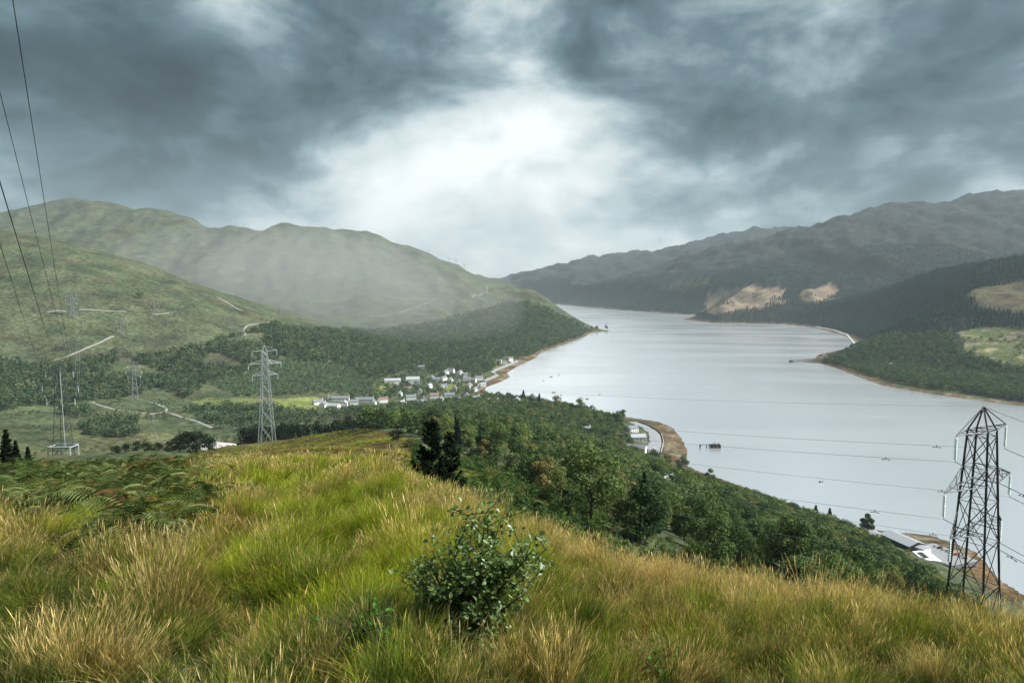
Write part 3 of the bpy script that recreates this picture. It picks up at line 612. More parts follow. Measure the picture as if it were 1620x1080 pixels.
TRACKS = [[(82, 571), (110, 563), (130, 554), (155, 543), (180, 532)], [(146, 636), (165, 643), (190, 649), (225, 654), (250, 655), (264, 651), (262, 644), (250, 639), (236, 636)], [(264, 652), (285, 659), (310, 666), (336, 677)],
          [(388, 531), (386, 522), (390, 516), (405, 512), (427, 509)], [(585, 500), (610, 499), (635, 494), (660, 485), (692, 473)], [(608, 466), (620, 471), (655, 471), (690, 472)], [(744, 473), (764, 465)], [(770, 463), (771, 453), (786, 446)], [(735, 420), (760, 436), (772, 440)],
          [(330, 455), (345, 470), (365, 482), (385, 492)], [(75, 494), (95, 491), (105, 493)], [(125, 490), (160, 491), (200, 493)], [(240, 498), (255, 497), (268, 495)]]
# ================================================================== build: tracks, roads, walls
for tr in TRACKS: ribbon('track', tr, 4.2, M['track'], .4)
ROAD1 = ribbon('shore_road', [(752, 620), (757, 611), (766, 604), (780, 598), (788, 594), (779, 590), (786, 585), (800, 580), (820, 571)], 7.5, M['tarmac'], .9)
ROAD2 = ribbon('shore_road', [(1001, 668), (1022, 676), (1036, 686), (1039, 700), (1034, 716)], 15, M['tarmac'], .9)
ribbon('shore_road', [(1038, 738), (1062, 746), (1085, 752), (1108, 757)], 7, M['tarmac'], .9)
ribbon('shore_road', [(1292, 517), (1318, 522), (1342, 530), (1375, 542)], 8, M['gravel'], 1.2)
def sea_wall(R, side, label):
    q, zc = R[1], R[2]; t = np.gradient(q, axis=0); t /= np.linalg.norm(t, axis=1)[:, None]; n = np.c_[-t[:, 1], t[:, 0]]*side; e = link('sea_wall', None, None, (0, 0, 0)); tag(e, label, 'wall'); m = MB(); c = MB()
    off = 4.3 if side < 0 or R is ROAD1 else 8.2; w = q+n*off
    for a, b, za, zb in zip(w[:-1], w[1:], zc[:-1], zc[1:]):
        k = len(m.V); za += 1.0; zb += 1.0; o = n[0]*.5
        m.V += [Vector((a[0], a[1], -.5)), Vector((b[0], b[1], -.5)), Vector((b[0], b[1], zb+.5)), Vector((a[0], a[1], za+.5)), Vector((a[0]-o[0], a[1]-o[1], za+.5)), Vector((b[0]-o[0], b[1]-o[1], zb+.5)), Vector((b[0]-o[0], b[1]-o[1], -.5)), Vector((a[0]-o[0], a[1]-o[1], -.5))]
        m.F += [(k, k+1, k+2, k+3), (k+3, k+2, k+5, k+4), (k+4, k+5, k+6, k+7)]; c.bar((a[0]-o[0]/2, a[1]-o[1]/2, za+.62), (b[0]-o[0]/2, b[1]-o[1]/2, zb+.62), .6)
    m.build('wall_face', M['stone'], e); c.build('coping', M['gravel'], e)
if ROAD1: sea_wall(ROAD1, -1 if False else 1, 'low stone sea wall curving round the village bay')
if ROAD2: sea_wall(ROAD2, 1, 'low stone sea wall along the curved promenade road')
# ------------------------------------------------------------------ village and other houses
for i, (px, py, w, l, h, rot, roof, ch, lab) in enumerate(VILL):
    big = px > 990 and px < 1060; house(px, py, w, l, h, rot, lab, roof, chim=ch, wins=4 if big else 0, group='houses round the loch')
c0 = at_z(1428, 862, 5); ax = ang(at_z(1382, 842, 5), at_z(1440, 868, 5))
house(1428, 862, 15, 27, 6.5, ax, 'black-clad hall with pale sheet roof below the near pylon', 'pale_roof', 'clad_hall', .35, None, 0, 3, c0, 'dark_wall', 'hall')
d = np.array([math.cos(ax), math.sin(ax), 0]); c1 = np.array(c0)-d*28+np.array([-2, 0, 0])
house(0, 0, 9, 30, 4, ax, 'long white wing running up behind the black-clad hall', 'pale_roof', 'hall_wing', .3, None, 0, 6, c1, 'white_wall', 'building')
c2 = np.array(at_z(1466, 889, 4)); b2 = house(0, 0, 11, 18, 3.2, ax-.35, 'low white building with solar panels below the black-clad hall', 'white', 'low_building', .12, None, 0, 3, c2, 'white_wall', 'building')
for k in range(3):
    MB().box((-4+k*3.4, -2.2, 4.25), (2.9, 3.2, .12)).build('solar_panel', M['window'], b2)
c2b = np.array(c0)+d*13.5; house(0, 0, 9, 7, 6.0, ax+.2, 'white end block in front of the black-clad hall', 'pale_roof', 'end_block', .2, None, 0, 2, c2b+np.array([3, -1, 0]), 'white_wall', 'building')
lot = np.array(at_z(1490, 878, 4)); la = ax+.05; e = MB(); hw = 17
lotz = max(gz(lot[0]+dx, lot[1]+dy)[0] for dx in (-16, 0, 16) for dy in (-12, 0, 12))+.4; lotz = min(lotz, 5)
e.box((lot[0], lot[1], lotz-1.5), (36, 26, 3.0), la); tag(e.build('car_park', M['tarmac']), kind='structure')
def make_car(mat):
    r = link('parked_car', None); m = MB(); m.prism([(-2.1, .3), (2.1, .3), (2.15, .75), (1.35, .92), (-2.0, .95), (-2.15, .7)], -.85, .85); m.build('body', mat, r)
    m = MB(); m.prism([(-1.75, .94), (1.15, .93), (.45, 1.45), (-1.2, 1.47)], -.72, .72); g = m.build('cabin', M['window'], r); m = MB(); m.prism([(-1.15, 1.475), (.4, 1.455), (.4, 1.5), (-1.15, 1.52)], -.7, .7); m.build('roof_panel', mat, g)
    for x in (-1.3, 1.3):
        for y in (-.8, .8):
            m = MB(); m.tube([(x, y-.1, .32), (x, y+.1, .32)], .32, 10); m.build('wheel', M['wire_dark'], r)
    return r
cars = [('white', 'white car at the shore end of the car-park row'), ('dark_wall', 'black car second from the shore end of the car-park row'), ('white', 'white car third from the shore end of the row'), ('pale_roof', 'silver car in the middle of the row, next to a white one'), ('white', 'white car just past the middle of the row'),
        ('red', 'red car in the car-park row'), ('pale_roof', 'silver car next to the red one in the row'), ('white', 'white car at the hall end of the car-park row')]
for i, (mm, lab) in enumerate(cars):
    r = make_car(M[mm]); u = np.array([math.cos(la), math.sin(la)]); v = np.array([-u[1], u[0]]); p = lot[:2]+u*(-12+i*3.3)+v*8.5; r.location = (p[0], p[1], lotz+.01); r.rotation_euler.z = la+math.pi/2; tag(r, lab, 'car', 'cars in the car park below the pylon')
# ------------------------------------------------------------------ pylons and cables
ARM = math.atan2(9.6, 14.9)
def ground_of(px, D):
    x = (px-CX)/F_PX*D; return np.array([x, D, gz(x, D)[0]])
def base_at(px, top_py, D):
    t = at_depth(px, top_py, D); return np.array([t[0], D, gz(t[0], D)[0]]), t[2]
b, tz = base_at(1556, 643, 95); PR, TR = pylon(b, tz, ARM, 'large dark lattice pylon standing right behind the grass edge', ('steel_dark', 'steel_pale'))
b, tz = base_at(418, 546, 400); PL, TL = pylon(b, tz, ARM, 'pale galvanised pylon rising beside the red barriers', ('steel_pale', 'steel_pale'))
b, tz = base_at(93, 576, 345); P3, T3 = pylon(b, tz, math.radians(-2), 'dark pylon with one pale leg above a white base frame', ('steel_dark', 'steel_pale'), light_parts=(3,))
def base_frame():
    w = 5.4; m = MB(); g = 0.0
    for x in (-w, w):
        m.bar((x, -3.2, g-2), (x, -3.2, 6.2), .5)
        m.bar((x, 3.2, g-2), (x, 3.2, 6.2), .4); m.bar((x, -3.2, 6.0), (x, 3.2, 6.0), .4)
    for y in (-3.2, 3.2): m.bar((-w, y, 6.1), (w, y, 6.3), .5); m.bar((-w, y, 4.2), (w, y, 4.6), .3); m.bar((-w, y, 0), (0, y, 4.4), .25); m.bar((w, y, 0), (0, y, 4.4), .25)
    m.build('base_frame', M['steel_pale'], P3)
base_frame()
FARP = [(214, 573, 633, 'grey pylon on its own mound inside the track loop'), (194, 497, 531, 'grey pylon on the grassy hillside at the end of the straight track'), (115, 463, 502, 'faint pylon beside the grey scree patch high on the left'), (245, 476, 500, 'faint distant pylon near the small white works patch'), (441, 488, 506, 'tiny faint pylon at the top of the wooded valley')]
FT = []
for px, ty, by, lab in FARP:
    b = hit(px, by); tz = b[2]+min(max((by-ty)/F_PX*b[1], 22), 52); FT.append(pylon(b, tz, math.radians(20), lab, ('steel_grey', 'steel_grey'), far=True, scale=min(1.0, (tz-b[2])/32))[1])
for i, (px, D) in enumerate(((678, 3150), (692, 3120), (711, 3080), (722, 3060), (735, 3030))):
    g0 = ground_of(px, D); h = (28, 30, 34, 34, 26)[i]; e = link('mast_pylon', None, None, tuple(g0)); tag(e, 'thin %s pylon on the skyline of the left hill, %s of five' % (('short', 'short', 'tall', 'tall', 'small')[i], ('first', 'second', 'third', 'fourth', 'last')[i]), 'pylon', 'pylons on the left skyline')
    m = MB()
    for s in (-1, 1): m.bar((s*2.2, 0, -4), (s*.3, 0, h), .5, .3)
    m.build('mast', M['steel_dark'], e); m = MB()
    for f, w in ((.7, 6), (.82, 7), (.95, 5)): m.bar((-w, 0, h*f), (w, 0, h*f), .35)
    m.build('cross_arm', M['steel_dark'], e)
side = ('far-side', 'near-side'); lev = ('top', 'middle', 'lowest')
def lines(A, B, sag, rad, mat, txt, grp, damp=None, which=range(7)):
    for i in which:
        nm = 'earth wire' if i == 6 else '%s cable on the %s' % (lev[i//2], side[i % 2]+' arms')
        cable(A[i], B[i], sag*(.8 if i == 6 else 1), rad*(.6 if i == 6 else 1), M[mat], '%s %s' % (nm, txt), damp if i < 6 else None, 48, grp)
lines(TR, TL, 9, .024, 'wire_pale', 'strung between the two big pylons', 'cables between the big pylons', (9,))
u = (Vector(TR[6])-Vector(TL[6])); u.z = 0; u.normalize(); TN = [t+u*260+Vector((0, 0, -42)) for t in TR]
lines(TR, TN, 9, .04, 'wire_dark', 'leaving the near pylon out of the picture', 'cables leaving the near pylon', (8,))
# overhead line that passes the viewer on the left and runs down to the dark pylon
OV = [((20, 0), 0, 'rightmost black cable crossing the sky on the left', .028), ((0, 148), 2, 'middle thin cable crossing the left hill and sky', .022), ((0, 290), 6, 'thick black cable running to the top of the dark pylon', .034), ((0, 388), 1, 'lowest thin cable at the left edge running to the dark pylon', .02)]
for (px, py), ti, lab, rad in OV:
    a = Vector(at_depth(px, py, 42)); t = T3[ti]; bk = a+(a-t)*.32; bk.z += 3; cable(bk, t, 3.0, rad, M['wire_dark'], lab, None, 60, 'cables passing overhead on the left')
lines(T3, FT[2], 26, .045, 'wire_pale', 'from the dark pylon to the faint hillside pylon', 'cables across the left valley', None, (0, 2, 4, 5))
lines(FT[0], FT[1], 14, .05, 'wire_pale', 'climbing from the mound pylon to the hillside pylon', 'cables up the left hillside', None, (0, 1, 4, 5))
for k, i in enumerate((0, 1, 4, 5)):
    q = ground_of(252+k*9, 430); cable(FT[0][i], (q[0], q[1], q[2]+3), 5, .04, M['wire_pale'], '%s cable coming down from the mound pylon towards the bushes' % ('first', 'second', 'third', 'fourth')[k], None, 40, 'cables coming down to the bushes')
# ------------------------------------------------------------------ works pad
pc = hit(345, 707); pc = np.array([*pc[:2], 0]) if pc is not None else np.array(ground_of(345, 380))
def pad():
    n = 40; V = []; 
    for k, f in enumerate((0.0, .8, 1.0)):
        for j in range(n if k else 1):
            a = 2*math.pi*j/n; x = pc[0]+19*f*math.cos(a)*(1+.08*math.sin(3*a)); y = pc[1]+15*f*math.sin(a); V.append((x, y, 0))
    V = np.array(V); z = gz(V[:, 0], V[:, 1]); top = z.max()*.5+z.mean()*.5; V[:, 2] = np.maximum(z+.15, top); V[n+1:, 2] = np.minimum(V[n+1:, 2]-.0, z[n+1:]-.4)
    Fc = [(0, 1+j, 1+(j+1) % n) for j in range(n)]+[(1+j, 1+n+j, 1+n+(j+1) % n, 1+(j+1) % n) for j in range(n)]
    tag(link('gravel_pad', mesh('gravel_pad', V, Fc, M['gravel'], True)), kind='structure'); return top
padz = pad()+.2
for i in range(9):
    e = link('safety_barrier', None, None, (pc[0]+1+i*1.9+rnd.uniform(-.3, .3), pc[1]-5+rnd.uniform(-3, 6), padz-.15)); e.rotation_euler.z = rnd.uniform(-.6, .6)
    tag(e, 'red and white plastic barrier on the gravel works pad', 'barrier', 'barriers on the works pad'); MB().box((0, 0, .75), (1.7, .12, .7)).build('panel', M['red'], e)
    for s in (-1, 1): MB().box((s*.6, 0, .2), (.2, .6, .4)).build('foot', M['white'], e)
e = link('steel_tower_section', None, None, (pc[0]-5.5, pc[1]-2, padz)); e.rotation_euler.z = .15; tag(e, 'pale lattice tower section lying on the gravel works pad', 'tower section')
m = MB(); m2 = MB()
for y in (-1, 1):
    for z in (.2, 2.2): m.bar((-5, y*(1.6 if z < 1 else 1.2), z), (5, y*.8, z*.7), .28)
for x in np.linspace(-4.6, 4.4, 7):
    for y in (-1, 1): m2.bar((x, y*1.3, .2), (x+1.3, y*1.1, 1.9), .16); m2.bar((x+1.3, y*1.3, .2), (x, y*1.1, 1.9), .16)
m.build('chord', M['white'], e); m2.build('bracing', M['steel_pale'], e)
# ------------------------------------------------------------------ things on the water
def boat(px, py, L, col, lab, rot):
    p = at_z(px, py, 0); e = link('moored_boat', None, None, p); e.rotation_euler.z = rot; tag(e, lab, 'boat', 'small boats moored on the loch'); s = L/5
    m = MB(); V = [(-2.5, -.8, .7), (1.2, -.9, .75), (2.6, 0, 1.0), (1.2, .9, .75), (-2.5, .8, .7), (-2.3, -.5, -.2), (1.0, -.5, -.2), (2.0, 0, -.1), (1.0, .5, -.2), (-2.3, .5, -.2)]
    m.V = [Vector(v)*s for v in V]; m.F = [(0, 1, 2, 3, 4)]+[(i+5, (i+1) % 5+5, (i+1) % 5, i) for i in range(5)]+[(9, 8, 7, 6, 5)]; m.build('hull', M[col], e)
    MB().box((-.3*s, 0, 1.15*s), (1.5*s, 1.1*s, .9*s)).build('cabin', M['white' if col != 'white' else 'window'], e); MB().tube([(.6*s, 0, .8*s), (.6*s, 0, 3.4*s)], .06*s, 5).build('mast', M['wire_dark'], e)
for px, py, L, col, lab, rot in ((872, 596, 6, 'dark_wall', 'dark boat alone in the middle of the village bay', .3), (860, 602, 5, 'stone', 'grey boat closest to the village beach', 1.1), (884, 593, 5, 'stone', 'grey boat furthest out in the village bay', 2.0), (876, 621, 7, 'stone', 'low grey boat just beyond the shore trees', .1), (888, 625, 5, 'dark_wall', 'black boat just beyond the shore trees', .9),
                             (929, 631, 6, 'rust', 'brown boat at the tip of the shore trees', .2), (949, 624, 5, 'rust', 'small boat out on open water past the shore trees', .6), (1299, 762, 5, 'dark_wall', 'lone dark boat on the open near water', .4), (1050, 704, 4, 'stone', 'small boat between the seaweed beach and the ruined pier', .5)):
    boat(px, py, L, col, lab, rot)
def ruin():
    c = at_z(1131, 708, 0); e = link('ruined_pier', None, None, c); tag(e, 'black ruined timber pier head standing in the near water', 'pier')
    for i in range(7):
        for j in range(4):
            x = -6+i*2+rnd.uniform(-.4, .4); y = -3.5+j*2.3; h = rnd.uniform(3.2, 5.6); MB().tube([(x, y, -2), (x+rnd.uniform(-.4, .4), y, h)], .38, 6).build('pile', M['timber'], e)
    for j in range(4): MB().bar((-6.6, -3.5+j*2.3, 3.0), (6.4, -3.5+j*2.3, 3.1), .5).build('beam', M['timber'], e)
    for x in (-10, -18, -17.2): MB().tube([(x, 0, -2), (x, 0, 4.2)], .42, 6).build('pile', M['timber'], e)
    MB().bar((-18, 0, 3.9), (-6, 0, 3.7), .25).build('beam', M['timber'], e)
ruin()
def jetty():
    a, b = np.array(at_z(1252, 573, 0)), np.array(at_z(1296, 569, 0)); L = np.linalg.norm(b-a); e = link('timber_jetty', None, None, tuple(a)); e.rotation_euler.z = ang(a, b); tag(e, 'long dark timber jetty reaching out from the opposite shore', 'jetty')
    MB().box((L/2, 0, 4.2), (L, 2.4, .5)).build('deck', M['timber'], e); MB().box((-1, 0, 3.2), (8, 6, 3.6)).build('head', M['timber'], e)
    for i in range(12):
        for y in (-1, 1): MB().tube([(2+i*(L-3)/11, y, -2), (2+i*(L-3)/11, y, 4.2)], .45, 6).build('pile', M['timber'], e)
    for x in (-4, 2.4): MB().tube([(x, 2, 3), (x, 2, 9)], .3, 5).build('post', M['timber'], e)
jetty()
p = at_z(1304, 563, .3); e = link('beached_barge', None, None, p); e.rotation_euler.z = .2; tag(e, 'rusty barge with white cabin lying off the opposite shore', 'barge')
m = MB(); m.prism([(-13, -.5), (11, -.5), (15, 3.6), (-14, 3.0)], -4, 4); m.build('hull', M['rust'], e); MB().box((-2, 0, 5), (8, 5, 3.6)).build('cabin', M['white'], e); MB().box((-2, 0, 7), (8.6, 5.6, .4)).build('roof', M['red_roof'], e); MB().tube([(8, 0, 3), (8, 0, 10)], .3, 5).build('mast', M['timber'], e)
# ------------------------------------------------------------------ woods
F1 = [(545, 672), (640, 655), (700, 646), (770, 627), (850, 630), (930, 643), (985, 656), (995, 700), (1028, 738), (1075, 756), (1190, 788), (1300, 826), (1380, 858), (1440, 905), (1520, 950), (1560, 1010), (1300, 985), (1120, 905), (1000, 866), (880, 812), (800, 742), (700, 712), (640, 690)]
P1, px1, py1 = candidates(F1, 90, 1280, 8.6, (-260, 420), 21, 3)
P1 = P1[clear_of(P1, HOUSE_CLEAR+[tuple(lot[:2]), tuple(PR.location[:2])], 13)]
dens = fbm(P1[:, 0], P1[:, 1], 90, 3); R1 = np.hypot(P1[:, 0], P1[:, 1]); keep = (dens > -.38)|(R1 < 300); P1 = P1[keep]
vis = visible(P1); P1 = P1[vis]; R1 = np.hypot(P1[:, 0], P1[:, 1]); order = np.argsort(R1); near, rest = P1[order[:290]], P1[order[290:]]
def place_tree(p, kind, s, lab, grp, cat='tree', name='broadleaf_tree', rz=None, sx=1.0):
    e = link(name, None, None, (p[0], p[1], p[2]-.2)); e.rotation_euler.z = rnd.uniform(0, 6.28) if rz is None else rz; e.scale = (s*sx, s*sx, s); tag(e, lab, cat, grp)
    link('crown', kind[0], e); link('trunk', kind[1], e); return e
for p in near:
    R = math.hypot(p[0], p[1]); con = rnd.random() < .05
    lab = 'dark pointed spruce among the round trees of the near wood' if con else ('round bushy tree at the near edge of the wood, just below the grass' if R < 190 else ('round green tree in the middle of the near wood under the cables' if R < 260 else 'round green tree in the deeper part of the near wood, beyond the cables'))
    place_tree(p, rnd.choice(NEARC) if con else rnd.choice(NEAR), rnd.uniform(.62, 1.25), lab, 'trees of the near wood', name='spruce_tree' if con else 'broadleaf_tree')
forest('near_wood', rest, MID, 5, .75, 1.25, 'broadleaf wood covering the slope down to the loch', 'wood', 31)
BZ = [(640, 700), (720, 700), (800, 730), (900, 775), (1000, 830), (1120, 880), (1300, 925), (1560, 985), (1600, 1060), (1300, 1010), (1000, 930), (860, 870), (760, 800), (680, 770)]
Pb, _, _ = candidates(BZ, 45, 240, 3.0, (-80, 150), 22); Pb = Pb[fbm(Pb[:, 0], Pb[:, 1], 18, 2) > -.15]; forest('slope_bushes', Pb, BUSH, 4, .45, 1.15, 'bright green bushes on the slope just below the grass', 'bushes', 32)
F3 = [(440, 520), (520, 524), (600, 524), (690, 510), (750, 495), (800, 480), (835, 478), (870, 490), (935, 522), (930, 532), (850, 562), (800, 573), (770, 590), (690, 588), (640, 590), (590, 602), (540, 580), (480, 572), (440, 560)]
P3f, _, _ = candidates(F3, 1250, 3000, 10.5, (-900, 420), 23, 8); P3f = P3f[clear_of(P3f, HOUSE_CLEAR, 16)]; forest('hill_wood', P3f, FAR, 6, .9, 1.6, 'broadleaf wood along the foot of the left hill', 'wood', 33)
F3b = [(330, 606), (400, 572), (480, 566), (550, 580), (600, 602), (560, 622), (480, 624), (380, 628)]
Py, _, _ = candidates(F3b, 900, 1700, 6.0, (-700, 50), 24); forest('young_plantation', Py, YOUNG, 4, .7, 1.15, 'pale young plantation on the valley side behind the village', 'plantation', 34)
F4 = [(-60, 568), (60, 578), (120, 574), (170, 562), (230, 566), (330, 545), (440, 512), (460, 560), (400, 586), (330, 606), (300, 632), (250, 612), (180, 642), (130, 662), (60, 645), (-60, 660)]
Pv, _, _ = candidates(F4, 700, 2200, 8.5, (-1000, -150), 25); Pv = Pv[(fbm(Pv[:, 0], Pv[:, 1], 110, 3) > -.28) & clear_of(Pv, [tuple(t[6][:2]) for t in FT], 26)]; forest('valley_wood', Pv, FAR, 6, .8, 1.45, 'dark broadleaf wood across the valley below the left spur', 'wood', 35)
for nm, poly, rr, sp, lab, sd in (('valley_scrub', [(130, 682), (160, 664), (215, 668), (225, 690), (150, 695)], (500, 1000), 6, 'grey-green scrub in the pasture left of the track', 36), ('meadow_trees', [(290, 650), (340, 640), (440, 648), (500, 655), (520, 668), (400, 690), (330, 672)], (600, 1100), 9, 'scattered trees between the track and the yellow field', 37),
                          ('village_wood', [(470, 655), (560, 650), (640, 643), (700, 636), (770, 634), (850, 645), (770, 662), (640, 668), (560, 668)], (700, 1300), 9, 'trees in front of the village houses', 38), ('village_trees', [(610, 600), (690, 588), (770, 588), (765, 625), (640, 632), (520, 636)], (1000, 1700), 13, 'trees between the village houses', 39)):
    q, _, _ = candidates(poly, rr[0], rr[1], sp, (-700, 200), sd, 9); q = q[clear_of(q, HOUSE_CLEAR, 14)]
    if nm != 'village_trees': q = q[fbm(q[:, 0], q[:, 1], 50, 2) > -.2]
    forest(nm, q, FAR, 6, .6, 1.2, lab, 'trees', sd)
for nm, poly, rr, sp, thr, lab, sd in (('pasture_scrub', [(-80, 700), (0, 655), (140, 640), (300, 630), (440, 640), (430, 690), (330, 715), (100, 720), (-80, 725)], (450, 1100), 7, .05, 'low dark scrub dotted over the valley pasture', 51), ('hillside_scrub', [(-80, 560), (-80, 400), (150, 425), (330, 475), (430, 515), (330, 545), (230, 560), (100, 570)], (1000, 2400), 15, .2, 'dark bushes and rushes dotted over the left spur', 52)):
    q, _, _ = candidates(poly, rr[0], rr[1], sp, (-1300, 0), sd, 9); q = q[fbm(q[:, 0], q[:, 1], 55, 3) > thr]; forest(nm, q, YOUNG if sd == 0 else FAR, 4, .12, .42, lab, 'scrub', sd)
CUTS = [[(1105, 493), (1112, 475), (1130, 460), (1180, 456), (1235, 452), (1245, 470), (1215, 485), (1160, 494)], [(1270, 470), (1285, 455), (1330, 448), (1328, 465), (1300, 480), (1275, 482)], [(1525, 470), (1560, 452), (1660, 438), (1660, 500), (1590, 492), (1545, 485)]]
def uncut(P, px, py):
    R = np.hypot(P[:, 0], P[:, 1]); wk = np.clip(R/260, 0, 13); px = px+fbm(P[:, 0]+77, P[:, 1], 130, 4)*wk*2.2; py = py+fbm(P[:, 0], P[:, 1]+33, 130, 4)*wk*.7; keep = fbm(P[:, 0], P[:, 1], 160, 3) > .28
    k = np.ones(len(P), bool)
    for c in CUTS: k &= ~inpoly(px, py, c)|(keep & (R > 3000))
    return P[k]
F5 = [(1240, 509), (1300, 486), (1400, 452), (1500, 422), (1620, 398), (1720, 380), (1720, 525), (1560, 518), (1500, 528), (1420, 534), (1370, 536), (1330, 524), (1290, 514)]
q = uncut(*candidates(F5, 1500, 3900, 9, (700, 2300), 41)); forest('spruce_forest', q, FARC, 5, .5, .9, 'dark spruce forest on the near right hill', 'forest', 41)
F5b = [(1300, 572), (1330, 560), (1365, 542), (1390, 532), (1500, 528), (1530, 562), (1600, 582), (1720, 592), (1720, 648), (1620, 634), (1540, 625), (1470, 615), (1400, 602), (1340, 583)]
q, _, _ = candidates(F5b, 900, 2500, 8.5, (500, 1700), 42, 14); forest('shore_wood', q, FAR, 6, .9, 1.5, 'broadleaf wood behind the opposite beach', 'wood', 42)
F6 = [(985, 489), (1050, 456), (1100, 444), (1180, 420), (1260, 398), (1340, 392), (1420, 385), (1500, 388), (1560, 402), (1640, 402), (1560, 420), (1400, 466), (1300, 494), (1240, 512), (1130, 510), (1110, 500), (1060, 494)]
q = uncut(*candidates(F6, 2900, 5600, 13, (600, 3200), 43, 8)); forest('mountain_forest', q, FARC, 5, .6, 1.0, 'spruce forest on the lower slopes of the right mountain', 'forest', 43)
q, _, _ = candidates([(1500, 525), (1560, 518), (1660, 515), (1660, 590), (1600, 580), (1530, 560)], 1100, 2600, 16, (700, 2000), 44); q = q[fbm(q[:, 0], q[:, 1], 120, 3) > .06]; forest('pasture_trees', q, FAR, 6, .5, 1.1, 'scattered trees on the pale pasture at the right edge', 'trees', 44)
# single trees that stand out against the water
SOLO = [(797, 640, 10, 1, 'spiky shore conifer left of the tall gabled house'), (828, 636, 15, 2, 'tall pointed conifer standing against the water by the grey gabled house'), (842, 640, 13, 1, 'broad shore tree next to the tall pointed conifer'), (853, 642, 15, 2, 'second pointed conifer against the water'), (882, 648, 13, 1, 'lone tall shore tree against the water, middle of the row'),
        (903, 652, 10, 1, 'rounded shore tree between two taller ones'), (919, 654, 14, 1, 'open-crowned tall tree at the outer end of the shore row'), (976, 668, 12, 1, 'tree at the start of the curved promenade'), (986, 666, 13, 1, 'taller tree beside the start of the promenade'), (1034, 734, 12, 1, 'tree on the verge where the shore road straightens'),
        (1056, 737, 11, 1, 'dark round tree on the verge next to the seaweed beach'), (1078, 745, 12, 1, 'ragged tree on the verge at the end of the seaweed beach'), (1123, 772, 15, 1, 'big dark round tree at the foot of the shore road'), (1372, 848, 14, 1, 'big dark tree above the white hall wing'), (1290, 826, 11, 2, 'pointed conifer at the water edge of the near wood'), (1312, 828, 10, 2, 'second pointed conifer at the water edge of the near wood'),
        (936, 522, 13, 1, 'tree on the neck of the small spit'), (944, 522, 12, 1, 'bushy tree in the middle of the small spit'), (959, 522, 14, 1, 'single tree at the tip of the small spit'), (222, 473, 11, 1, 'dark lone tree high on the grassy hillside')]
for px, py, h, kd, lab in SOLO:
    p = hit(px, py)
    if p is None: continue
    k = NEAR[rnd.randrange(6)] if kd == 1 else NEARC[0]; p[2] = max(gz(p[0], p[1])[0], .3); place_tree(p, k, 1.35*h/(9.2 if kd == 1 else 11), lab, None, name='shore_tree' if kd == 1 else 'conifer_tree', sx=1.0 if kd == 1 else 1.5)
# dark trees behind the knoll and the pad, dark spruces at the left edge
DK = [broadleaf(400+i, 8, 8, 1300, .33, M['leaf_dark'], .06) for i in range(3)]; DC = [conifer(410+i, 9, 4.6, 1500, .3, M['needle_dark'], .3) for i in range(2)]
for i, (px, ty, D) in enumerate([(183, 707, 330), (200, 704, 332), (216, 698, 335), (232, 699, 338), (250, 700, 336), (266, 699, 340), (284, 688, 345), (298, 683, 348), (314, 684, 350), (330, 692, 345)]+[(388, 672, 425), (400, 668, 430), (414, 672, 428), (440, 662, 440), (456, 652, 445), (470, 656, 440), (486, 654, 445), (502, 662, 440), (518, 655, 445), (534, 660, 440), (552, 662, 435), (566, 656, 440), (585, 668, 420), (604, 672, 415), (628, 690, 235), (446, 672, 425), (545, 672, 425)]):
    t = at_depth(px, ty, D); g = gz(t[0], D)[0]; h = min(max(t[2]-g, 4), 16); left = px < 350
    place_tree((t[0], D, g), DK[i % 3], h/8, 'dark bushy tree in the row left of the gravel works pad' if left else 'dark bushy tree in the clump behind the pale pylon', 'dark trees left of the pad' if left else 'dark trees behind the pale pylon', name='dark_tree', sx=min(1.0, 9.5/h)*1.15)
for px, ty, D, lab in ((8, 676, 75, 'tall black spruce at the left edge of the picture'), (-14, 690, 70, 'black spruce cut off by the left edge'), (24, 694, 78, 'middle black spruce of the left edge group'), (43, 704, 85, 'smallest black spruce, standing apart at the left edge')):
    t = at_depth(px, ty, D); g = gz(t[0], D)[0]; place_tree((t[0], D, g), DC[0 if px < 20 else 1], min(max(t[2]-g, 3), 13)/9, lab, None, name='spruce_tree')
